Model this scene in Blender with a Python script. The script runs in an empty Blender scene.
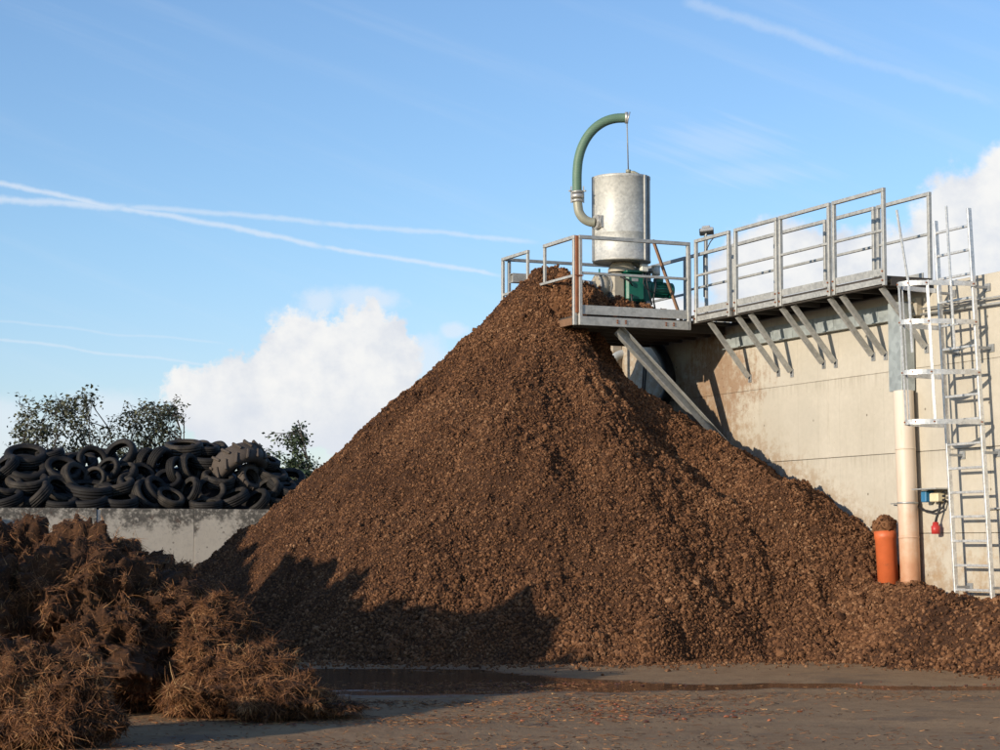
import bpy, math, random
import numpy as np
from mathutils import Vector, Matrix

rng = np.random.default_rng(7)
random.seed(7)
C = bpy.context.scene
COL = C.collection

# ------------------------------------------------------------------ camera
CAM_H = 1.3
FOC = 2.05                       # focal length / sensor width
PITCH = math.atan(0.170 / FOC)
cam_d = bpy.data.cameras.new('camera')
cam_d.sensor_width = 36.0
cam_d.lens = 36.0 * FOC
cam_d.clip_start = 0.1
cam_d.clip_end = 6000
cam = bpy.data.objects.new('camera', cam_d)
COL.objects.link(cam)
cam.location = (0, 0, CAM_H)
cam.rotation_euler = (math.pi / 2 + PITCH, 0, 0)
C.camera = cam

# ------------------------------------------------------------------ sun and sky
SUN_EL = math.radians(13.5)
SUN_H = Vector((-0.735, -0.678)).normalized()        # horizontal direction towards the sun
to_sun = Vector((SUN_H.x * math.cos(SUN_EL), SUN_H.y * math.cos(SUN_EL), math.sin(SUN_EL)))
sun_d = bpy.data.lights.new('sun', 'SUN')
sun_d.energy = 5.0
sun_d.angle = math.radians(0.5)
sun_d.color = (1.0, 0.87, 0.70)
sun = bpy.data.objects.new('sun', sun_d)
COL.objects.link(sun)
sun.location = to_sun * 60
sun.rotation_euler = to_sun.to_track_quat('Z', 'Y').to_euler()

world = bpy.data.worlds.new('World')
C.world = world
world.use_nodes = True
WT = world.node_tree
SKY_STRENGTH = 0.14
C.view_settings.view_transform = 'Standard'
C.view_settings.look = 'None'
C.view_settings.gamma = 1
C.view_settings.exposure = 0.0
C.view_settings.use_curve_mapping = False
C.cycles.max_bounces = 6


class NG:
    """small helper round a node tree"""
    def __init__(s, nt):
        s.nt = nt

    def n(s, kind, **kw):
        nd = s.nt.nodes.new(kind)
        for k, v in kw.items():
            setattr(nd, k, v)
        return nd

    def put(s, sock, val):
        if isinstance(val, bpy.types.NodeSocket):
            s.nt.links.new(val, sock)
        elif val is not None:
            sock.default_value = val

    def m(s, op, a, b=None, c=None, clamp=False):
        nd = s.n('ShaderNodeMath', operation=op, use_clamp=clamp)
        s.put(nd.inputs[0], a)
        if b is not None:
            s.put(nd.inputs[1], b)
        if c is not None:
            s.put(nd.inputs[2], c)
        return nd.outputs[0]

    def noise(s, vec, scale, detail=4, rough=0.55, dist=0.0, out='Fac'):
        nd = s.n('ShaderNodeTexNoise')
        if vec is not None:
            s.put(nd.inputs['Vector'], vec)
        nd.inputs['Scale'].default_value = scale
        nd.inputs['Detail'].default_value = detail
        nd.inputs['Roughness'].default_value = rough
        nd.inputs['Distortion'].default_value = dist
        return nd.outputs[out]

    def step(s, v, lo, hi):
        nd = s.n('ShaderNodeMapRange', interpolation_type='SMOOTHSTEP')
        s.put(nd.inputs[0], v)
        s.put(nd.inputs[1], lo)
        s.put(nd.inputs[2], hi)
        nd.inputs[3].default_value = 0
        nd.inputs[4].default_value = 1
        return nd.outputs[0]

    def mix(s, f, a, b, blend='MIX'):
        nd = s.n('ShaderNodeMix', data_type='RGBA', blend_type=blend)
        s.put(nd.inputs[0], f)
        s.put(nd.inputs[6], a if isinstance(a, bpy.types.NodeSocket) else (*a, 1))
        s.put(nd.inputs[7], b if isinstance(b, bpy.types.NodeSocket) else (*b, 1))
        return nd.outputs[2]

    def ramp(s, v, stops):
        nd = s.n('ShaderNodeValToRGB')
        s.put(nd.inputs[0], v)
        el = nd.color_ramp.elements
        while len(el) < len(stops):
            el.new(0.5)
        for e, (p, c) in zip(el, stops):
            e.position = p
            e.color = (*c, 1)
        return nd.outputs[0]

    def comb(s, x, y, z):
        nd = s.n('ShaderNodeCombineXYZ')
        for i, v in enumerate((x, y, z)):
            s.put(nd.inputs[i], v)
        return nd.outputs[0]

    def sep(s, v):
        nd = s.n('ShaderNodeSeparateXYZ')
        s.put(nd.inputs[0], v)
        return nd.outputs


def build_sky():
    WT.nodes.clear()
    g = NG(WT)
    out = g.n('ShaderNodeOutputWorld')
    bg = g.n('ShaderNodeBackground')
    bg.inputs[1].default_value = SKY_STRENGTH
    sky = g.n('ShaderNodeTexSky', sky_type='NISHITA')
    sky.sun_disc = False
    sky.sun_elevation = SUN_EL
    sky.sun_rotation = math.atan2(SUN_H.x, SUN_H.y)
    sky.altitude = 100
    sky.air_density = 1.0
    sky.dust_density = 0.3
    sky.ozone_density = 2.2
    tc = g.n('ShaderNodeTexCoord')
    x, y, z = g.sep(tc.outputs['Generated'])
    yy = g.m('MAXIMUM', y, 0.05)
    u = g.m('DIVIDE', x, yy)          # the sky seen towards +Y, in tangents
    v = g.m('DIVIDE', z, yy)
    uv = g.comb(u, v, 0.0)
    front = g.step(y, 0.1, 0.4)

    def U(px): return (px - 500) / 2050.0
    def V(py): return (545 - py) / 2050.0
    # clouds: lumps with a billowing edge
    w1 = g.noise(uv, 26.0, 6, 0.6)
    w2 = g.noise(uv, 85.0, 6, 0.62)
    edge = g.m('ADD', g.m('MULTIPLY', g.m('SUBTRACT', w1, 0.5), 1.5), g.m('MULTIPLY', g.m('SUBTRACT', w2, 0.5), 0.75))

    def lump(cx, cy, rx, ry):
        du = g.m('DIVIDE', g.m('SUBTRACT', u, U(cx)), rx / 2050.0)
        dv = g.m('DIVIDE', g.m('SUBTRACT', v, V(cy)), ry / 2050.0)
        d = g.m('SQRT', g.m('ADD', g.m('MULTIPLY', du, du), g.m('MULTIPLY', dv, dv)))
        return g.m('SUBTRACT', 1.0, d)

    def union(lst):
        a = lst[0]
        for b in lst[1:]:
            a = g.m('SMOOTH_MAX', a, b, 0.25)
        return a
    big = union([lump(262, 405, 98, 70), lump(318, 376, 92, 84), lump(366, 366, 62, 72), lump(290, 420, 120, 44), lump(212, 405, 60, 50)])
    big = g.m('ADD', big, g.m('MULTIPLY', edge, 0.80))
    m_big = g.step(big, 0.13, 0.29)
    right = union([lump(985, 235, 95, 85), lump(900, 285, 130, 75), lump(790, 275, 120, 66), lump(1040, 190, 90, 70), lump(640, 330, 140, 60)])
    right = g.m('ADD', right, g.m('MULTIPLY', edge, 0.55))
    m_right = g.step(right, 0.10, 0.34)
    wisp = union([lump(365, 300, 52, 19), lump(428, 358, 30, 34), lump(318, 302, 32, 24), lump(455, 330, 22, 12), lump(300, 318, 44, 18)])
    wisp = g.m('ADD', wisp, g.m('MULTIPLY', edge, 1.1))
    m_wisp = g.m('MULTIPLY', g.step(wisp, 0.1, 0.75), 0.6)
    low = union([lump(40, 440, 130, 42), lump(110, 415, 90, 36), lump(420, 470, 260, 40), lump(0, 420, 60, 34)])
    low = g.m('ADD', low, g.m('MULTIPLY', edge, 0.7))
    m_low = g.m('MULTIPLY', g.step(low, 0.05, 0.9), 0.6)
    # high thin veil
    sv = g.comb(g.m('ADD', u, g.m('MULTIPLY', v, 1.8)), g.m('MULTIPLY', g.m('SUBTRACT', v, g.m('MULTIPLY', u, -0.35)), 5.0), 0.0)
    veil = g.step(g.noise(sv, 9.0, 5, 0.6), 0.46, 0.85)
    veil = g.m('MULTIPLY', veil, 0.13)
    streak = g.m('ADD', union([lump(720, 140, 120, 34), lump(760, 170, 110, 20)]), g.m('MULTIPLY', g.m('SUBTRACT', g.noise(sv, 40.0, 4, 0.6), 0.5), 1.6))
    m_streak = g.m('MULTIPLY', g.step(streak, 0.1, 1.0), 0.22)

    # contrails: straight pieces, softly frayed
    frn = g.noise(uv, 160.0, 3, 0.6)
    fr2 = g.noise(uv, 22.0, 2, 0.5)

    def trail(ax, ay, bx, by, width, amount):
        x0, y0, x1, y1 = U(ax), V(ay), U(bx), V(by)
        L = math.hypot(x1 - x0, y1 - y0)
        dx, dy = (x1 - x0) / L, (y1 - y0) / L
        ru, rv = g.m('SUBTRACT', u, x0), g.m('SUBTRACT', v, y0)
        al = g.m('ADD', g.m('MULTIPLY', ru, dx), g.m('MULTIPLY', rv, dy))
        ac = g.m('ABSOLUTE', g.m('ADD', g.m('SUBTRACT', g.m('MULTIPLY', rv, dx), g.m('MULTIPLY', ru, dy)),
                                 g.m('MULTIPLY', g.m('SUBTRACT', fr2, 0.5), 0.006)))
        ac = g.m('ADD', ac, g.m('MULTIPLY', g.m('SUBTRACT', frn, 0.5), 0.9 * width / 2050.0))
        a = g.step(ac, width / 2050.0, 0.0)
        e0 = g.step(al, -0.004, 0.004)
        e1 = g.step(al, L + 0.004, L - 0.012)
        return g.m('MULTIPLY', g.m('MULTIPLY', a, g.m('MULTIPLY', e0, e1)), amount)
    tr = [trail(-200, 142, 122, 206, 4.6, 0.60), trail(115, 204, 330, 246, 4.4, 0.55), trail(322, 244, 505, 276, 3.6, 0.55),
          trail(-200, 188, 130, 204, 6.0, 0.55), trail(125, 204, 330, 221, 4.6, 0.42), trail(322, 220, 540, 241, 4.2, 0.42),
          trail(-150, 322, 215, 366, 2.4, 0.36), trail(-150, 308, 224, 343, 2.2, 0.22),
          trail(690, -8, 860, 52, 10.0, 0.24), trail(845, 46, 1010, 99, 9.0, 0.15)]
    m_tr = tr[0]
    for t in tr[1:]:
        m_tr = g.m('MAXIMUM', m_tr, t)

    base = g.n('ShaderNodeHueSaturation')
    base.inputs['Hue'].default_value = 0.5
    base.inputs['Saturation'].default_value = 1.0
    base.inputs['Value'].default_value = 1.0
    tint = g.mix(g.step(v, V(480), V(200)), (1.06, 1.08, 1.36), (1.04, 1.17, 1.38))
    air = g.mix(1.0, sky.outputs[0], tint, 'MULTIPLY')
    g.put(base.inputs['Color'], air)
    col = base.outputs[0]
    thin = g.m('MAXIMUM', g.m('MAXIMUM', veil, m_tr), g.m('MAXIMUM', m_streak, m_low))
    thin = g.m('MULTIPLY', g.m('MAXIMUM', thin, m_wisp), front)
    k = 1.0 / SKY_STRENGTH
    col = g.mix(thin, col, (0.80 * k, 0.86 * k, 0.95 * k))
    # thick cloud: bright crown, grey-lilac folds and base
    shade = g.noise(uv, 34.0, 5, 0.6)
    fold = g.step(shade, 0.35, 0.72)
    basev = g.step(g.m('ADD', v, g.m('MULTIPLY', g.m('SUBTRACT', w1, 0.5), 0.05)), V(480), V(365))
    white = g.mix(g.m('MULTIPLY', fold, 0.9), (0.95 * k, 0.94 * k, 0.92 * k), (0.70 * k, 0.74 * k, 0.82 * k))
    white = g.mix(basev, (0.74 * k, 0.78 * k, 0.86 * k), white)
    thick = g.m('MULTIPLY', g.m('MAXIMUM', m_big, m_right), front)
    col = g.mix(g.m('MULTIPLY', thick, 0.97), col, white)
    g.put(bg.inputs[0], col)
    WT.links.new(bg.outputs[0], out.inputs[0])


build_sky()


# ------------------------------------------------------------------ world frames
def at(px, py, Y):
    """world point at depth Y on the sight line of a photo pixel (used for measuring the place off the photo)"""
    u, v = (px - 500) / (1000 * FOC), (375 - py) / (1000 * FOC)
    d = Vector((u, math.cos(PITCH) - v * math.sin(PITCH), math.sin(PITCH) + v * math.cos(PITCH)))
    k = Y / d.y
    return Vector((d.x * k, Y, CAM_H + d.z * k))


WA = Vector((-0.4022, 0.9156, 0)).normalized()   # along the tall wall, away from the camera
WN = Vector((-WA.y, WA.x, 0))                    # out of the wall face
W0 = Vector((5.4, 24.2, 0))


def W(t, s, z):
    return W0 + WA * t + WN * s + Vector((0, 0, z))


def wt(px, s):
    """t along the tall wall where photo column px meets the vertical plane s out from the wall"""
    k = (px - 500) / (1000 * FOC) / math.cos(PITCH) * 1.0
    o = W0 + WN * s
    return (o.x - k * o.y) / (k * WA.y - WA.x)


def wz(px, py, s):
    t = wt(px, s)
    p = W(t, s, 0)
    return at(px, py, p.y).z


UP = Vector((0, 0, 1))


# ------------------------------------------------------------------ noise in numpy
def _h(ix, iy, iz, seed=0):
    n = (ix.astype(np.int64) * 374761393 + iy.astype(np.int64) * 668265263 + iz.astype(np.int64) * 2147483647 + seed * 1274126177) & 0xFFFFFFFF
    n = ((n ^ (n >> 13)) * 1274126177) & 0xFFFFFFFF
    n = ((n ^ (n >> 16)) * 2246822519) & 0xFFFFFFFF
    return ((n ^ (n >> 15)) & 0xFFFFFF) / float(0xFFFFFF)


def vnoise(p, seed=0):
    f = np.floor(p)
    r = p - f
    r = r * r * (3 - 2 * r)
    i = f.astype(np.int64)
    o = 0
    for a in (0, 1):
        for b in (0, 1):
            for c in (0, 1):
                wgt = (r[:, 0] if a else 1 - r[:, 0]) * (r[:, 1] if b else 1 - r[:, 1]) * (r[:, 2] if c else 1 - r[:, 2])
                o = o + wgt * _h(i[:, 0] + a, i[:, 1] + b, i[:, 2] + c, seed)
    return o * 2 - 1


def fbm(p, octv=4, seed=0, gain=0.5):
    o, amp = 0, 1.0
    for k in range(octv):
        o = o + amp * vnoise(p * (2 ** k) + 17.3 * k, seed + k)
        amp *= gain
    return o


# ------------------------------------------------------------------ mesh building
class MB:
    def __init__(s):
        s.v, s.f, s.sm = [], [], []

    def add(s, vs, fs, smooth=False):
        b = len(s.v)
        s.v += [Vector(p) for p in vs]
        s.f += [tuple(i + b for i in f) for f in fs]
        s.sm += [smooth] * len(fs)
        return s

    def box(s, c, ex, ey, ez, hx, hy, hz, bev=0.0):
        """oriented box: centre, three unit axes, half sizes"""
        c = Vector(c)
        if bev <= 0:
            vs = [c + ex * (sx * hx) + ey * (sy * hy) + ez * (sz * hz) for sx in (-1, 1) for sy in (-1, 1) for sz in (-1, 1)]
            return s.add(vs, [(0, 1, 3, 2), (4, 6, 7, 5), (0, 4, 5, 1), (2, 3, 7, 6), (0, 2, 6, 4), (1, 5, 7, 3)])
        ring = []
        b = min(bev, hx * .9, hy * .9, hz * .9)
        outl = [(hx - b, hy), (hx, hy - b), (hx, -hy + b), (hx - b, -hy), (-hx + b, -hy), (-hx, -hy + b), (-hx, hy - b), (-hx + b, hy)]
        vs = []
        for z, k in ((-hz, b), (-hz + b, 0), (hz - b, 0), (hz, b)):
            for (x, y) in outl:
                x2 = x - math.copysign(min(k, abs(x)), x)
                y2 = y - math.copysign(min(k, abs(y)), y)
                vs.append(c + ex * x2 + ey * y2 + ez * z)
        fs = []
        for r in range(3):
            for i in range(8):
                j = (i + 1) % 8
                fs.append((r * 8 + i, r * 8 + j, r * 8 + 8 + j, r * 8 + 8 + i))
        fs.append(tuple(range(8)))
        fs.append(tuple(range(31, 23, -1)))
        return s.add(vs, fs)

    def bar(s, p, q, w, h, up=UP, bev=0.0):
        """rectangular bar from p to q: w across, h along 'up'"""
        p, q = Vector(p), Vector(q)
        d = (q - p)
        L = d.length
        d.normalize()
        side = d.cross(up)
        if side.length < 1e-4:
            side = d.cross(Vector((1, 0, 0)))
        side.normalize()
        u2 = side.cross(d).normalized()
        return s.box((p + q) / 2, side, u2, d, w / 2, h / 2, L / 2, bev)

    def channel(s, p, q, w, h, th, open_dir):
        """U channel from p to q: web of height h on the side away from open_dir, flanges of depth w"""
        p, q = Vector(p), Vector(q)
        d = (q - p).normalized()
        o = (open_dir - d * open_dir.dot(d)).normalized()
        u = d.cross(o).normalized()
        s.bar(p - o * (w / 2 - th / 2), q - o * (w / 2 - th / 2), th, h, u)
        for k in (-1, 1):
            off = u * (k * (h / 2 - th / 2)) + o * (th / 2 + 0.0005)
            s.bar(p + off, q + off, w - th, th, u)
        return s

    def tube(s, pts, r, n=10, caps=True, smooth=True):
        pts = [Vector(p) for p in pts]
        rs = r if isinstance(r, (list, tuple)) else [r] * len(pts)
        vs, fs = [], []
        prev = None
        for i, p in enumerate(pts):
            d = (pts[min(i + 1, len(pts) - 1)] - pts[max(i - 1, 0)])
            d.normalize()
            if prev is None:
                a = d.cross(UP)
                if a.length < 1e-3:
                    a = d.cross(Vector((1, 0, 0)))
            else:
                a = prev - d * prev.dot(d)
            a.normalize()
            prev = a
            b = d.cross(a)
            for k in range(n):
                an = 2 * math.pi * k / n
                vs.append(p + (a * math.cos(an) + b * math.sin(an)) * rs[i])
        for i in range(len(pts) - 1):
            for k in range(n):
                j = (k + 1) % n
                fs.append((i * n + k, i * n + j, i * n + n + j, i * n + n + k))
        s.add(vs, fs, smooth)
        if caps:
            m = len(s.v) - len(vs)
            s.f.append(tuple(m + k for k in range(n - 1, -1, -1)))
            s.f.append(tuple(m + (len(pts) - 1) * n + k for k in range(n)))
            s.sm += [False, False]
        return s

    def lathe(s, prof, c=(0, 0, 0), ax=UP, n=32, closed=False, smooth=True):
        """profile of (radius, along) turned round the axis"""
        c, ax = Vector(c), Vector(ax).normalized()
        a = ax.cross(Vector((0, 1, 0)) if abs(ax.y) < .9 else Vector((1, 0, 0))).normalized()
        b = ax.cross(a)
        vs, fs = [], []
        m = len(prof)
        for k in range(n):
            an = 2 * math.pi * k / n
            d = a * math.cos(an) + b * math.sin(an)
            for (r, h) in prof:
                vs.append(c + d * r + ax * h)
        for k in range(n):
            j = (k + 1) % n
            for i in range(m if closed else m - 1):
                i2 = (i + 1) % m
                fs.append((k * m + i, j * m + i, j * m + i2, k * m + i2))
        return s.add(vs, fs, smooth)

    def build(s, name, mat, parent=None, origin=None):
        me = bpy.data.meshes.new(name)
        base = Vector((0, 0, 0))
        p = parent
        while p is not None:
            base = base + p.location
            p = p.parent
        o = Vector(origin) if origin is not None else Vector((0, 0, 0))
        loc = o - base if origin is not None else Vector((0, 0, 0))
        ref = o if origin is not None else base
        me.from_pydata([(v - ref)[:] for v in s.v], [], s.f)
        me.polygons.foreach_set('use_smooth', s.sm)
        me.materials.append(mat)
        me.update()
        ob = bpy.data.objects.new(name, me)
        COL.objects.link(ob)
        ob.location = loc
        if parent is not None:
            ob.parent = parent
        return ob


def np_mesh(name, V, F, mat, parent=None, smooth=True, origin=(0, 0, 0)):
    """V (N,3) float, F (M,k) int array of equal sized faces, or a list of such arrays"""
    Fs = F if isinstance(F, list) else [F]
    me = bpy.data.meshes.new(name)
    V = V - np.array(origin)
    me.vertices.add(len(V))
    me.vertices.foreach_set('co', np.ascontiguousarray(V, dtype=np.float32).ravel())
    nl = sum(f.size for f in Fs)
    npoly = sum(len(f) for f in Fs)
    me.loops.add(nl)
    me.polygons.add(npoly)
    me.loops.foreach_set('vertex_index', np.concatenate([f.ravel() for f in Fs]).astype(np.int32))
    tot = np.concatenate([np.full(len(f), f.shape[1]) for f in Fs])
    st = np.concatenate([[0], np.cumsum(tot)[:-1]])
    me.polygons.foreach_set('loop_start', st.astype(np.int32))
    me.polygons.foreach_set('use_smooth', np.full(npoly, smooth))
    me.materials.append(mat)
    me.update(calc_edges=True)
    me.validate()
    ob = bpy.data.objects.new(name, me)
    COL.objects.link(ob)
    ob.location = origin
    if parent is not None:
        ob.parent = parent
    return ob


def tag(o, label=None, cat=None, group=None, kind=None):
    if label:
        o['label'] = label
    if cat:
        o['category'] = cat
    if group:
        o['group'] = group
    if kind:
        o['kind'] = kind
    return o


def thing(name, loc, label, cat, group=None):
    o = bpy.data.objects.new(name, None)
    o.empty_display_size = 0.2
    COL.objects.link(o)
    o.location = loc
    return tag(o, label, cat, group)


# ------------------------------------------------------------------ materials
def mat(name, fn):
    m = bpy.data.materials.new(name)
    m.use_nodes = True
    g = NG(m.node_tree)
    b = m.node_tree.nodes['Principled BSDF']
    fn(g, b)
    return m


def bump(g, b, h, strength=0.5, dist=0.01):
    nd = g.n('ShaderNodeBump')
    nd.inputs['Strength'].default_value = strength
    nd.inputs['Distance'].default_value = dist
    g.put(nd.inputs['Height'], h)
    g.put(b.inputs['Normal'], nd.outputs[0])


def P(g):
    return g.n('ShaderNodeNewGeometry').outputs['Position']


def OC(g):
    return g.n('ShaderNodeTexCoord').outputs['Object']


def isl(g):
    return g.n('ShaderNodeNewGeometry').outputs['Random Per Island']


def simple(name, col, rough=0.6, metal=0.0, var=0.25, scale=8.0, bs=0.0, dirt=None, spec=None):
    def fn(g, b):
        p = OC(g)
        n = g.noise(p, scale, 5, 0.6)
        c0 = tuple(x * (1 - var) for x in col)
        c1 = tuple(min(1, x * (1 + var)) for x in col)
        c = g.mix(n, c0, c1)
        if dirt:
            dn = g.step(g.noise(p, scale * 0.45, 6, 0.7), 0.55, 0.75)
            c = g.mix(g.m('MULTIPLY', dn, dirt[3]), c, dirt[:3])
        g.put(b.inputs['Base Color'], c)
        b.inputs['Metallic'].default_value = metal
        g.put(b.inputs['Roughness'], g.m('MULTIPLY_ADD', n, 0.25, rough - 0.12))
        if bs:
            bump(g, b, g.noise(p, scale * 6, 4, 0.6), bs, 0.01)
    return mat(name, fn)


def galv_fn(tone, metal, rough, spangle=26.0, rust=0.0):
    def fn(g, b):
        p = OC(g)
        vo = g.n('ShaderNodeTexVoronoi')
        g.put(vo.inputs['Vector'], p)
        vo.inputs['Scale'].default_value = spangle
        sp = g.sep(vo.outputs['Color'])[0]
        n = g.noise(p, 5.0, 5, 0.6)
        k = g.m('ADD', g.m('MULTIPLY', sp, 0.35), g.m('MULTIPLY', n, 0.65))
        c = g.ramp(k, [(0.2, tuple(x * 0.72 for x in tone)), (0.55, tone), (0.85, tuple(min(1, x * 1.22) for x in tone))])
        d = g.step(g.noise(p, 3.2, 6, 0.7), 0.56, 0.78)
        c = g.mix(g.m('MULTIPLY', d, 0.35), c, (0.22, 0.20, 0.16))
        if rust:
            r = g.step(g.noise(p, 7.0, 6, 0.7), 0.64, 0.74)
            c = g.mix(g.m('MULTIPLY', r, rust), c, (0.20, 0.075, 0.03))
        g.put(b.inputs['Base Color'], c)
        b.inputs['Metallic'].default_value = metal
        g.put(b.inputs['Roughness'], g.m('ADD', rough, g.m('MULTIPLY', g.m('SUBTRACT', k, 0.5), 0.3)))
        bump(g, b, n, 0.12, 0.01)
    return fn


M = {}
M['galv'] = mat('galvanised_steel', galv_fn((0.41, 0.41, 0.385), 0.25, 0.5, rust=0.5))
M['galv_drum'] = mat('galvanised_drum', galv_fn((0.50, 0.50, 0.46), 0.12, 0.5, 34.0))
M['galv_dark'] = mat('weathered_and_shaded_steel', galv_fn((0.30, 0.31, 0.31), 0.3, 0.55, rust=0.6))
M['girder'] = mat('grey_girder_steel', galv_fn((0.36, 0.40, 0.40), 0.25, 0.55, 12.0))
M['alu'] = mat('aluminium', galv_fn((0.68, 0.68, 0.66), 0.5, 0.42, 40.0))
M['muck_steel'] = simple('mucky_dark_steel', (0.055, 0.047, 0.040), 0.8, 0.1, 0.4, 6, 0.3, (0.07, 0.038, 0.02, 0.7))
M['rust'] = simple('rusty_steel', (0.24, 0.085, 0.035), 0.85, 0.1, 0.45, 9, 0.3)
M['rust_bar'] = simple('brown_rusted_bar', (0.20, 0.11, 0.06), 0.8, 0.1, 0.4, 9, 0.3)
M['green'] = simple('green_paint', (0.008, 0.13, 0.085), 0.42, 0.0, 0.3, 12, 0.1, (0.05, 0.035, 0.022, 0.8))
M['beige'] = simple('beige_cast_housing', (0.40, 0.36, 0.28), 0.6, 0.0, 0.25, 9, 0.1, (0.08, 0.05, 0.03, 0.85))
M['white'] = simple('white_enclosure', (0.66, 0.66, 0.60), 0.5, 0.0, 0.1, 9, 0, (0.25, 0.22, 0.17, 0.4))
M['black'] = simple('black_rubber_hose', (0.018, 0.018, 0.02), 0.6, 0.0, 0.3, 12, 0.1)
M['grey_pipe'] = simple('grey_plastic_pipe', (0.38, 0.40, 0.40), 0.5, 0.0, 0.2, 7, 0)
M['elbow'] = simple('grey_green_pipe_elbow', (0.30, 0.30, 0.23), 0.45, 0.1, 0.2, 8, 0.05)
M['clamp'] = simple('steel_clamp', (0.46, 0.45, 0.42), 0.45, 0.5, 0.3, 20, 0.05)
M['red'] = simple('red_socket', (0.45, 0.035, 0.03), 0.45, 0.0, 0.2, 20, 0)
M['blue'] = simple('blue_socket', (0.03, 0.17, 0.33), 0.45, 0.0, 0.2, 20, 0)
M['cream'] = simple('cream_box', (0.68, 0.60, 0.40), 0.5, 0.0, 0.12, 20, 0)
M['plastic_sheet'] = simple('black_plastic_sheet', (0.012, 0.012, 0.014), 0.45, 0.0, 0.4, 3, 0.4)


def hose_fn(g, b):
    p = OC(g)
    n = g.noise(p, 9, 5, 0.6)
    wv = g.n('ShaderNodeTexWave', wave_type='BANDS', bands_direction='Z')
    g.put(wv.inputs['Vector'], p)
    wv.inputs['Scale'].default_value = 14.0
    wv.inputs['Distortion'].default_value = 0.6
    c = g.mix(n, (0.075, 0.155, 0.105), (0.16, 0.25, 0.165))
    c = g.mix(g.m('MULTIPLY', wv.outputs['Fac'], 0.25), c, (0.05, 0.11, 0.08))
    g.put(b.inputs['Base Color'], c)
    b.inputs['Roughness'].default_value = 0.55
    bump(g, b, wv.outputs['Fac'], 0.25, 0.004)


M['hose'] = mat('green_ribbed_hose', hose_fn)


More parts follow.
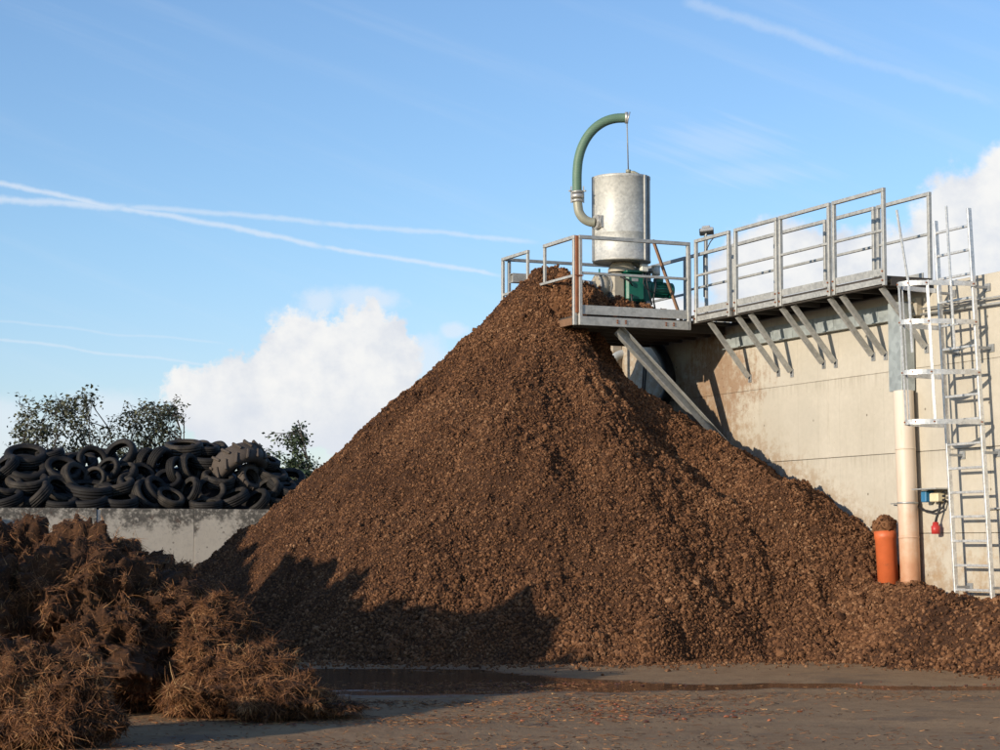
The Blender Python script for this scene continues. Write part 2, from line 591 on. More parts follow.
def wall_fn(g, b):
    p = P(g)
    vs = g.n('ShaderNodeVectorMath', operation='DOT_PRODUCT')
    g.put(vs.inputs[0], p)
    vs.inputs[1].default_value = WA
    along = g.m('SUBTRACT', vs.outputs['Value'], W0.dot(WA))
    x, y, z = g.sep(p)
    wp = g.comb(along, z, 0.0)
    n1 = g.noise(wp, 1.3, 6, 0.62)
    n2 = g.noise(wp, 14.0, 5, 0.65)
    c = g.mix(n1, (0.41, 0.375, 0.30), (0.58, 0.535, 0.45))
    c = g.mix(g.m('MULTIPLY', g.m('SUBTRACT', n2, 0.35), 0.5, clamp=True), c, (0.27, 0.24, 0.185))
    # vertical run-off streaks
    sp = g.comb(g.m('MULTIPLY', along, 9.0), g.m('MULTIPLY', z, 0.55), 3.0)
    sp0 = g.comb(g.m('MULTIPLY', along, 16.0), g.m('MULTIPLY', z, 0.8), 7.0)
    st = g.step(g.noise(sp, 1.0, 5, 0.65), 0.56, 0.80)
    c = g.mix(g.m('MULTIPLY', st, 0.5), c, (0.29, 0.25, 0.185))
    # stained board marks and rows of tie holes
    bd = g.m('FRACT', g.m('MULTIPLY', along, 2.0))
    bl = g.step(g.m('ABSOLUTE', g.m('SUBTRACT', bd, 0.5)), 0.485, 0.499)
    c = g.mix(g.m('MULTIPLY', bl, g.m('MULTIPLY', n2, 0.5)), c, (0.22, 0.19, 0.14))
    ta = g.m('SUBTRACT', g.m('FRACT', g.m('MULTIPLY', along, 0.8)), 0.5)
    tz = g.m('SUBTRACT', g.m('FRACT', g.m('MULTIPLY', g.m('SUBTRACT', z, 1.44), 1.0)), 0.5)
    hole = g.m('SQRT', g.m('ADD', g.m('POWER', g.m('MULTIPLY', ta, 1.25), 2.0), g.m('POWER', tz, 2.0)))
    c = g.mix(g.step(hole, 0.020, 0.012), c, (0.20, 0.175, 0.135))
    c = g.mix(g.m('MULTIPLY', g.step(g.noise(wp, 0.55, 5, 0.6), 0.46, 0.62), 0.35), c, (0.40, 0.37, 0.31))
    # dirt creeping down from the horizontal joints
    for zj in (1.44, 2.43, 3.45):
        dj = g.m('SUBTRACT', zj, z)
        jm = g.m('MULTIPLY', g.step(dj, 0.22, 0.0), g.step(dj, -0.02, 0.0))
        c = g.mix(g.m('MULTIPLY', jm, g.m('MULTIPLY', g.step(g.noise(sp0, 1.0, 4, 0.6), 0.42, 0.7), 0.45)), c, (0.26, 0.22, 0.16))
    # grey lime bloom low down
    gb = g.m('MULTIPLY', g.step(g.noise(wp, 0.9, 4, 0.6), 0.5, 0.75), 0.25)
    c = g.mix(gb, c, (0.60, 0.57, 0.50))
    # brown slurry splashes beside the platform and above the heap
    d1 = g.m('ADD', g.m('MULTIPLY', g.m('ABSOLUTE', g.m('SUBTRACT', along, 5.7)), 0.50), g.m('MULTIPLY', g.m('ABSOLUTE', g.m('SUBTRACT', z, 3.6)), 0.60))
    amt = g.step(d1, 1.25, 0.1)
    blot = g.m('ADD', g.noise(wp, 5.5, 8, 0.78), g.m('MULTIPLY', g.m('SUBTRACT', g.noise(g.comb(g.m('MULTIPLY', along, 14.0), g.m('MULTIPLY', z, 1.6), 0.0), 1.0, 4, 0.6), 0.5), 0.35))
    sl = g.step(g.m('ADD', blot, g.m('MULTIPLY', amt, 0.36)), 0.58, 0.88)
    c = g.mix(g.m('MULTIPLY', g.m('MULTIPLY', sl, 0.75), g.step(amt, 0.0, 0.35)), c, (0.24, 0.125, 0.055))
    vo = g.n('ShaderNodeTexVoronoi')
    g.put(vo.inputs['Vector'], wp)
    vo.inputs['Scale'].default_value = 16.0
    sz = g.m('MULTIPLY', g.sep(vo.outputs['Color'])[1], 0.19)
    dots = g.m('LESS_THAN', vo.outputs['Distance'], g.m('SUBTRACT', g.m('ADD', sz, g.m('MULTIPLY', amt, 0.14)), 0.09))
    c = g.mix(g.m('MULTIPLY', dots, g.m('MULTIPLY_ADD', amt, 0.5, 0.4)), c, (0.17, 0.11, 0.07))
    hl = g.m('MULTIPLY_ADD', g.m('MAXIMUM', along, 0.0), 0.43, 0.62)
    above = g.m('SUBTRACT', z, hl)
    sm = g.m('MULTIPLY', g.step(above, 0.75, 0.05), g.step(g.m('ADD', g.noise(wp, 6.5, 8, 0.78), g.m('MULTIPLY', g.step(above, 0.6, 0.0), 0.14)), 0.50, 0.70))
    c = g.mix(g.m('MULTIPLY', sm, 0.6), c, (0.27, 0.17, 0.085))
    low = g.m('MULTIPLY', g.step(g.m('ADD', z, g.m('MULTIPLY', g.m('SUBTRACT', n1, 0.5), 1.8)), 2.0, 0.95), g.step(g.noise(wp, 3.4, 6, 0.7), 0.44, 0.66))
    c = g.mix(g.m('MULTIPLY', low, 0.6), c, (0.33, 0.21, 0.10))
    g.put(b.inputs['Base Color'], c)
    b.inputs['Roughness'].default_value = 0.88
    h = g.m('SUBTRACT', g.m('ADD', g.m('MULTIPLY', g.noise(wp, 45, 4, 0.6), 0.5), g.m('MULTIPLY', n2, 0.7)), g.m('MULTIPLY', dots, 0.4))
    bump(g, b, h, 0.28, 0.008)


M['wall'] = mat('cream_concrete', wall_fn)


def lowwall_fn(g, b):
    p = OC(g)
    x, y, z = g.sep(P(g))
    n1 = g.noise(p, 2.2, 6, 0.65)
    n2 = g.noise(p, 16.0, 5, 0.7)
    c = g.mix(n1, (0.45, 0.395, 0.315), (0.60, 0.54, 0.445))
    c = g.mix(g.m('MULTIPLY', g.step(n2, 0.45, 0.75), 0.4), c, (0.33, 0.30, 0.26))
    # black algae hanging from the top edge
    band = g.m('ADD', g.m('SUBTRACT', z, 1.88), g.m('ADD', g.m('MULTIPLY', g.m('SUBTRACT', g.noise(p, 1.4, 4, 0.6), 0.43), 1.6), g.m('MULTIPLY', g.m('SUBTRACT', n2, 0.5), 0.55)))
    al = g.m('MULTIPLY', g.step(band, -0.20, 0.10), g.step(n2, 0.30, 0.52))
    c = g.mix(g.m('MULTIPLY', al, 0.84), c, (0.045, 0.042, 0.036))
    rb = g.step(g.noise(p, 5.0, 5, 0.7), 0.58, 0.7)
    c = g.mix(g.m('MULTIPLY', g.m('MULTIPLY', rb, al), 0.7), c, (0.11, 0.06, 0.04))
    vo = g.n('ShaderNodeTexVoronoi')
    g.put(vo.inputs['Vector'], p)
    vo.inputs['Scale'].default_value = 9.0
    dots = g.m('LESS_THAN', vo.outputs['Distance'], g.m('MULTIPLY', g.sep(vo.outputs['Color'])[1], 0.16))
    c = g.mix(g.m('MULTIPLY', dots, 0.6), c, (0.12, 0.10, 0.085))
    g.put(b.inputs['Base Color'], c)
    b.inputs['Roughness'].default_value = 0.92
    bump(g, b, g.m('ADD', n2, g.noise(p, 60, 3, 0.6)), 0.3, 0.008)


M['lowwall'] = mat('weathered_grey_concrete', lowwall_fn)


def compost_fn(g, b):
    p = P(g)
    r = isl(g)
    n = g.noise(p, 0.9, 6, 0.7)
    n2 = g.noise(p, 38.0, 4, 0.65)
    k = g.m('ADD', g.m('MULTIPLY', r, 0.48), g.m('ADD', g.m('MULTIPLY', g.m('SUBTRACT', n, 0.26), 0.50), g.m('MULTIPLY', n2, 0.35)))
    c = g.ramp(k, [(0.2, (0.032, 0.014, 0.008)), (0.5, (0.125, 0.057, 0.026)), (0.72, (0.215, 0.102, 0.047)), (0.95, (0.42, 0.25, 0.135))])
    g.put(b.inputs['Base Color'], c)
    b.inputs['Roughness'].default_value = 0.9
    b.inputs['Specular IOR Level'].default_value = 0.2
    bump(g, b, g.noise(p, 70.0, 4, 0.7), 0.9, 0.012)


M['compost'] = mat('brown_crumbly_manure_solids', compost_fn)


def compost_base_fn(g, b):  # darker than the clods; shade of the gaps between them put into the colour
    p = P(g)
    n = g.noise(p, 30.0, 6, 0.75)
    n2 = g.noise(p, 0.9, 4, 0.6)
    c = g.ramp(g.m('ADD', g.m('MULTIPLY', n, 0.75), g.m('MULTIPLY', n2, 0.25)), [(0.36, (0.035, 0.016, 0.009)), (0.55, (0.105, 0.050, 0.025)), (0.75, (0.20, 0.105, 0.055))])
    g.put(b.inputs['Base Color'], c)
    b.inputs['Roughness'].default_value = 0.9
    b.inputs['Specular IOR Level'].default_value = 0.2
    bump(g, b, g.noise(p, 42.0, 5, 0.75), 1.0, 0.04)


M['compost_base'] = mat('packed_manure_solids', compost_base_fn)


def dung_fn(g, b):  # body colour kept dark so the gaps between straws read as shade
    p = P(g)
    n = g.noise(p, 4.0, 5, 0.7)
    n2 = g.noise(p, 70.0, 5, 0.8)
    c = g.ramp(g.m('ADD', g.m('MULTIPLY', n, 0.5), g.m('MULTIPLY', n2, 0.5)), [(0.36, (0.015, 0.008, 0.005)), (0.54, (0.080, 0.036, 0.016)), (0.75, (0.22, 0.105, 0.045))])
    g.put(b.inputs['Base Color'], c)
    b.inputs['Roughness'].default_value = 0.85
    b.inputs['Specular IOR Level'].default_value = 0.25
    bump(g, b, g.noise(p, 60.0, 5, 0.75), 0.8, 0.02)


M['dung'] = mat('matted_dung', dung_fn)


def straw_fn(dark):
    def fn(g, b):
        r = isl(g)
        p = P(g)
        n = g.noise(p, 3.4, 5, 0.65)
        k = g.m('ADD', g.m('MULTIPLY', r, 0.55), g.m('MULTIPLY', g.m('SUBTRACT', n, 0.28), 1.15))  # patchy wet and dry tone, dark end widened to suggest shaded hollows
        c = g.ramp(k, [(0.22, (0.030 * dark, 0.015 * dark, 0.009 * dark)), (0.50, (0.170 * dark, 0.068 * dark, 0.027 * dark)),
                       (0.78, (0.34 * dark, 0.160 * dark, 0.063 * dark)), (0.97, (0.52 * dark, 0.34 * dark, 0.16 * dark))])
        g.put(b.inputs['Base Color'], c)
        b.inputs['Roughness'].default_value = 0.7
        b.inputs['Specular IOR Level'].default_value = 0.3
    return fn


M['straw'] = mat('brown_straw', straw_fn(1.0))
M['litter'] = mat('scattered_straw', straw_fn(0.95))


def leafbits_fn(g, b):
    r = isl(g)
    c = g.ramp(r, [(0.1, (0.07, 0.025, 0.014)), (0.5, (0.16, 0.05, 0.022)), (0.97, (0.36, 0.12, 0.05))])
    g.put(b.inputs['Base Color'], c)
    b.inputs['Roughness'].default_value = 0.6


M['bits'] = mat('orange_brown_scraps', leafbits_fn)


def ground_fn(g, b):
    p = P(g)
    x, y, z = g.sep(p)
    n1 = g.noise(p, 0.35, 5, 0.6)
    n2 = g.noise(p, 2.4, 6, 0.7)
    n3 = g.noise(p, 40.0, 4, 0.7)
    c = g.mix(n1, (0.245, 0.150, 0.080), (0.355, 0.235, 0.130))
    c = g.mix(g.m('MULTIPLY', g.step(n2, 0.42, 0.7), 0.6), c, (0.19, 0.108, 0.055))
    c = g.mix(g.m('MULTIPLY', g.step(n3, 0.48, 0.75), 0.45), c, (0.46, 0.33, 0.20))
    c = g.mix(g.m('MULTIPLY', g.step(g.noise(p, 11.0, 6, 0.75), 0.52, 0.68), 0.55), c, (0.13, 0.078, 0.045))
    # wet, trampled belt along the foot of the heaps, darkened further for its shadows
    wn = g.noise(g.comb(g.m('MULTIPLY', x, 0.75), g.m('MULTIPLY', y, 1.7), 0.0), 1.0, 6, 0.65)
    half = g.m('MULTIPLY_ADD', g.step(x, -1.0, 2.2), -1.75, 2.2)
    yc = g.m('MULTIPLY_ADD', g.step(x, -0.8, 2.0), -1.1, 20.5)
    yc = g.m('ADD', yc, g.m('MULTIPLY', g.m('SUBTRACT', g.noise(g.comb(x, 0.0, 0.0), 0.55, 5, 0.6), 0.5), 2.4))
    wl = g.m('SUBTRACT', 1.0, g.m('DIVIDE', g.m('ABSOLUTE', g.m('SUBTRACT', y, yc)), half))
    wl = g.m('ADD', wl, g.m('MULTIPLY', g.m('SUBTRACT', wn, 0.5), 2.2))
    wet = g.step(wl, -0.25, 0.45)
    pool = g.step(wl, -0.10, 0.25)
    wet2 = g.m('MULTIPLY', g.step(g.noise(p, 0.7, 4, 0.6), 0.55, 0.66), 0.55)
    wet = g.m('MAXIMUM', wet, wet2)
    c = g.mix(g.m('MULTIPLY', wet, 0.90), c, (0.036, 0.022, 0.014))
    g.put(b.inputs['Base Color'], c)
    g.put(b.inputs['Roughness'], g.m('SUBTRACT', g.m('MULTIPLY_ADD', wet, -0.40, g.m('MULTIPLY_ADD', n3, 0.1, 0.84)), g.m('MULTIPLY', pool, 0.36)))
    g.put(b.inputs['Specular IOR Level'], g.m('MULTIPLY_ADD', wet, 0.25, 0.12))
    bump(g, b, g.m('MULTIPLY', g.m('ADD', g.m('MULTIPLY', n2, 1.0), g.m('MULTIPLY', n3, 0.35)), g.m('MULTIPLY_ADD', pool, -0.96, 1.0)), 0.6, 0.03)


M['ground'] = mat('dirty_concrete_yard', ground_fn)


def puddle_fn(g, b):
    p = P(g)
    mud = g.step(g.noise(p, 4.0, 6, 0.7), 0.40, 0.66)
    g.put(b.inputs['Base Color'], g.mix(mud, (0.030, 0.019, 0.012), (0.11, 0.068, 0.040)))
    g.put(b.inputs['Roughness'], g.m('MULTIPLY_ADD', mud, 0.55, 0.10))
    bump(g, b, g.noise(p, 6.0, 3, 0.5), 0.05, 0.01)


M['puddle'] = mat('dark_puddle_water', puddle_fn)


def tyre_fn(g, b):
    p = OC(g)
    oi = g.n('ShaderNodeObjectInfo')
    rnd = oi.outputs['Random']
    n = g.noise(p, 6.0, 5, 0.65)
    n2 = g.noise(p, 40.0, 3, 0.6)
    c = g.mix(n, (0.008, 0.0075, 0.007), (0.026, 0.023, 0.021))
    b.inputs['Specular IOR Level'].default_value = 0.22
    du = g.m('MULTIPLY', g.step(g.m('ADD', n, g.m('MULTIPLY', g.m('SUBTRACT', rnd, 0.5), 0.35)), 0.48, 0.75), 0.55)
    c = g.mix(du, c, (0.070, 0.057, 0.043))
    g.put(b.inputs['Base Color'], c)
    g.put(b.inputs['Roughness'], g.m('MULTIPLY_ADD', n2, 0.2, 0.58))
    bump(g, b, n2, 0.15, 0.005)


M['tyre'] = mat('worn_tyre_rubber', tyre_fn)
M['tractor_tyre'] = simple('dusty_tractor_rubber', (0.070, 0.053, 0.040), 0.8, 0.0, 0.45, 5, 0.25)


def pipe_fn(g, b):
    p = OC(g)
    x, y, z = g.sep(p)
    n = g.noise(p, 4.0, 5, 0.65)
    zz = g.m('ADD', z, g.m('MULTIPLY', g.m('SUBTRACT', n, 0.5), 1.4))
    c = g.ramp(g.m('DIVIDE', zz, 4.0), [(0.18, (0.46, 0.20, 0.10)), (0.30, (0.55, 0.32, 0.19)), (0.46, (0.62, 0.50, 0.385)), (0.9, (0.66, 0.59, 0.49))])
    s = g.step(g.noise(g.comb(g.m('MULTIPLY', x, 16), g.m('MULTIPLY', y, 16), g.m('MULTIPLY', z, 1.2)), 1.0, 5, 0.65), 0.56, 0.75)
    c = g.mix(g.m('MULTIPLY', s, 0.55), c, (0.52, 0.27, 0.15))
    g.put(b.inputs['Base Color'], c)
    b.inputs['Roughness'].default_value = 0.5


M['pipe'] = mat('faded_orange_drainpipe', pipe_fn)
M['orange'] = simple('orange_drainpipe', (0.56, 0.125, 0.038), 0.5, 0.0, 0.22, 7, 0.1, (0.20, 0.085, 0.045, 0.75))


def leaf_fn(c0, c1):
    def fn(g, b):
        g.put(b.inputs['Base Color'], g.mix(isl(g), c0, c1))
        b.inputs['Roughness'].default_value = 0.6
    return fn


M['leaf'] = mat('dark_olive_leaves', leaf_fn((0.022, 0.028, 0.012), (0.085, 0.090, 0.040)))
M['leaf_green'] = mat('dark_green_leaves', leaf_fn((0.018, 0.034, 0.015), (0.065, 0.095, 0.040)))
M['bark'] = simple('grey_bark', (0.055, 0.045, 0.036), 0.9, 0, 0.3, 10, 0.3)

# ------------------------------------------------------------------ setting: ground
def ground_z(x, y):
    x, y = np.atleast_1d(x).astype(float), np.atleast_1d(y).astype(float)
    q = np.stack([x, y, np.full(x.size, 3.3)], 1)
    flat = np.clip((np.abs(y - 20.8) - 2.0) / 3.0, 0.10, 1)
    return 0.035 * fbm(q * 0.45, 3, 3) * flat - 0.03


def build_ground():
    xs = np.concatenate([[-3000, -300, -60], np.linspace(-14, 14, 281), [60, 300, 3000]])
    ys = np.concatenate([[-300, -20, 2], np.linspace(8, 40, 321), [120, 600, 5000]])
    X, Y = np.meshgrid(xs, ys)
    V = np.stack([X.ravel(), Y.ravel(), np.zeros(X.size)], 1)
    inside = (np.abs(V[:, 0]) < 14.1) & (V[:, 1] > 7.9) & (V[:, 1] < 40.1)
    V[:, 2] = np.where(inside, (ground_z(V[:, 0], V[:, 1]) + 0.03) * np.clip((14 - np.abs(V[:, 0])) / 3, 0, 1) * np.clip((40 - V[:, 1]) / 3, 0, 1) * np.clip((V[:, 1] - 8) / 2, 0, 1), 0) - 0.03
    nx, ny = len(xs), len(ys)
    i = (np.arange(ny - 1)[:, None] * nx + np.arange(nx - 1)[None, :]).ravel()
    F = np.stack([i, i + 1, i + nx + 1, i + nx], 1)
    o = np_mesh('ground', V, F, M['ground'])
    tag(o, kind='structure')
    return o


build_ground()


# ------------------------------------------------------------------ tall concrete wall
WALL_TOP = 4.44
WALL_L, WALL_R = 9.05, -6.0


def build_wall():
    m = MB()
    g = 0.006
    rows = [(-0.3, 1.44), (1.44, 2.43), (2.43, 3.45), (3.45, WALL_TOP)]
    cuts = [WALL_L, 6.9, 5.25, 2.75, 1.05, -0.62, -1.35, -2.08, -2.81, WALL_R]
    for (z0, z1) in rows:
        for a, c in zip(cuts[:-1], cuts[1:]):
            tc = (a + c) / 2
            fine = 0.0016 if c > -0.7 else g / 2
            m.box(W(tc, -0.06, (z0 + z1) / 2), WA, WN, UP, abs(a - c) / 2 - fine, 0.06, (z1 - z0) / 2 - (g / 2 if z1 < WALL_TOP else 0), 0.004)
    m.box(W((WALL_L + WALL_R) / 2, -0.17, (WALL_TOP - 0.3) / 2 - 0.003), WA, WN, UP, (WALL_L - WALL_R) / 2 - 0.01, 0.05, (WALL_TOP + 0.3) / 2 - 0.01)
    o = m.build('concrete_wall', M['wall'], origin=W(3, 0, 0))
    tag(o, 'tall cream concrete tank wall carrying the steel walkway and ladder', 'wall')
    return o


build_wall()

# two buttress strips at the far end of the wall seen below the platform
def buttress(t, w, label):
    m = MB()
    m.box(W(t, 0.09, 2.1), WA, WN, UP, w / 2, 0.085, 2.4, 0.012)
    o = m.build('wall_buttress', M['wall'], origin=W(t, 0.1, 0))
    tag(o, label, 'buttress')


buttress(8.75, 0.22, 'narrow sunlit concrete pier at the far end of the tall wall')

# ------------------------------------------------------------------ low concrete wall with tyres behind
LD = Vector((WA.y, -WA.x, 0)).normalized()          # runs square to the tall wall
LN = Vector((LD.y, -LD.x, 0))                       # its face towards the yard
L0 = at(250, 509.4, 34.0)
LOW_TOP = L0.z


def Lw(k, s, z):
    return Vector((L0.x, L0.y, 0)) + LD * k + LN * s + Vector((0, 0, z))


def lk(px, s=0.0):
    k0 = (px - 500) / (1000 * FOC) / math.cos(PITCH)
    o = Lw(0, s, 0)
    return (k0 * o.y - o.x) / (LD.x - k0 * LD.y)


def build_low_wall():
    joints = [lk(-330), lk(-120), lk(101), lk(196), lk(330), lk(430)]
    for i in range(5):
        a, c = joints[i], joints[i + 1]
        ga = 0.035 if i in (2,) else 0.002
        gc = 0.035 if i == 1 else 0.002
        m = MB()
        a2, c2 = a + ga, c - gc
        m.box(Lw((a2 + c2) / 2, -0.07, (LOW_TOP - 0.1) / 2), LD, LN, UP, (c2 - a2) / 2, 0.07, (LOW_TOP + 0.1) / 2, 0.005)
        m.box(Lw((a2 + c2) / 2, -0.5, 0.02), LD, LN, UP, (c2 - a2) / 2, 0.355, 0.07)
        o = m.build('low_wall_panel', M['lowwall'], origin=Lw((a + c) / 2, -0.07, 0))
        lab = ['grey concrete panel of the low wall, at the far left end',
               'grey concrete panel of the low wall left of the wide dark joint',
               'algae-stained low wall panel just right of the wide dark joint',
               'low wall panel running in behind the big brown heap',
               'low wall panel hidden behind the big brown heap'][i]
        tag(o, lab, 'wall panel', 'precast panels of the low wall')
    m = MB()
    k = lk(101)
    m.box(Lw(k, -0.045, (LOW_TOP - 0.1) / 2 - 0.01), LD, LN, UP, 0.03, 0.035, (LOW_TOP + 0.1) / 2 - 0.01)
    o = m.build('joint_post', M['galv_dark'], origin=Lw(k, -0.04, 0))
    tag(o, 'dark steel joint post between two low wall panels', 'post')


build_low_wall()

# ------------------------------------------------------------------ silage clamp under its black sheet
def build_clamp():
    nx, ny = 110, 60
    kx = np.linspace(lk(-420), lk(470), nx)
    sy = np.linspace(-0.22, -7.0, ny)
    K, S = np.meshgrid(kx, sy)
    prof = lambda K: np.interp(K, [lk(-420), lk(-60), lk(30), lk(120), lk(190), lk(235), lk(285), lk(330), lk(470)],
                               [2.6, 2.62, 2.66, 2.62, 2.66, 2.74, 2.5, 2.2, 1.5])
    H = prof(K)
    fall = np.clip((7.0 + S) / 3.0, 0, 1)
    Z = np.minimum(H, 1.80 + 0.83 * (-S - 0.42))
    Z = Z * fall - 0.05
    Xw = L0.x + LD.x * K + LN.x * S
    Yw = L0.y + LD.y * K + LN.y * S
    q = np.stack([Xw.ravel() * 1.3, Yw.ravel() * 1.3, np.zeros(K.size)], 1)
    Z = Z.ravel() + 0.05 * fbm(q, 3, 21)
    V = np.stack([Xw.ravel(), Yw.ravel(), Z], 1)
    i = (np.arange(ny - 1)[:, None] * nx + np.arange(nx - 1)[None, :]).ravel()
    F = np.stack([i, i + 1, i + nx + 1, i + nx], 1)
    # skirt in front so the sheet reaches down behind the wall
    b = np.arange(nx)
    V2 = V[b].copy()
    V2[:, 2] = -0.05
    F2 = np.stack([b[:-1], b[:-1] + len(V), b[1:] + len(V), b[1:]], 1)
    o = np_mesh('silage_clamp', np.concatenate([V, V2]), [F, F2], M['plastic_sheet'], origin=tuple(Lw(0, -3, 0)))
    tag(o, 'silage mound under black plastic sheet, behind the low wall beneath the tyres', 'silage clamp')


build_clamp()


def tyre_mesh(R, w, hole, grooves=True, n=44):
    h = w / 2
    pr = [(R * hole, -h * 0.62), (R * (hole + 0.05), -h * 0.78), (R * (hole + 0.2), -h * 1.02), (R * 0.9, -h * 0.98), (R * 0.965, -h * 0.80)]
    if grooves:
        e = R * 0.965
        pr += [(R * 0.995, -h * 0.56), (R * 0.995, -h * 0.50), (e, -h * 0.48), (e, -h * 0.40), (R, -h * 0.38), (R, -h * 0.05), (e, -h * 0.04),
               (e, h * 0.04), (R, h * 0.05), (R, h * 0.38), (e, h * 0.40), (e, h * 0.48), (R * 0.995, h * 0.50), (R * 0.995, h * 0.56)]
    else:
        pr += [(R, -h * 0.4), (R, h * 0.4)]
    pr += [(R * 0.965, h * 0.80), (R * 0.9, h * 0.98), (R * (hole + 0.2), h * 1.02), (R * (hole + 0.05), h * 0.78), (R * hole, h * 0.62)]
    # inside of the carcass
    pr += [(R * (hole + 0.04), h * 0.6), (R * (hole + 0.2), h * 0.88), (R * 0.88, h * 0.84), (R * 0.94, 0), (R * 0.88, -h * 0.84), (R * (hole + 0.2), -h * 0.88), (R * (hole + 0.04), -h * 0.6)]
    m = MB()
    m.lathe(pr, n=n, closed=True)
    return m


def lugged(R, w, hole, nl):
    m = tyre_mesh(R * 0.93, w, hole, False, 56)
    for k in range(nl):
        for sgn in (-1, 1):
            an = 2 * math.pi * (k + (0.25 if sgn > 0 else -0.25)) / nl
            an2 = an + sgn * 0.0 + 0.19
            p = Vector((math.cos(an2), math.sin(an2), 0)) * R * 0.945 + UP * (sgn * w * 0.06)
            q = Vector((math.cos(an), math.sin(an), 0)) * R * 0.925 + UP * (sgn * w * 0.50)
            rad = Vector((math.cos((an + an2) / 2), math.sin((an + an2) / 2), 0))
            m.bar(p, q, R * 0.085, R * 0.10, rad, R * 0.02)
    return m


TY = {}


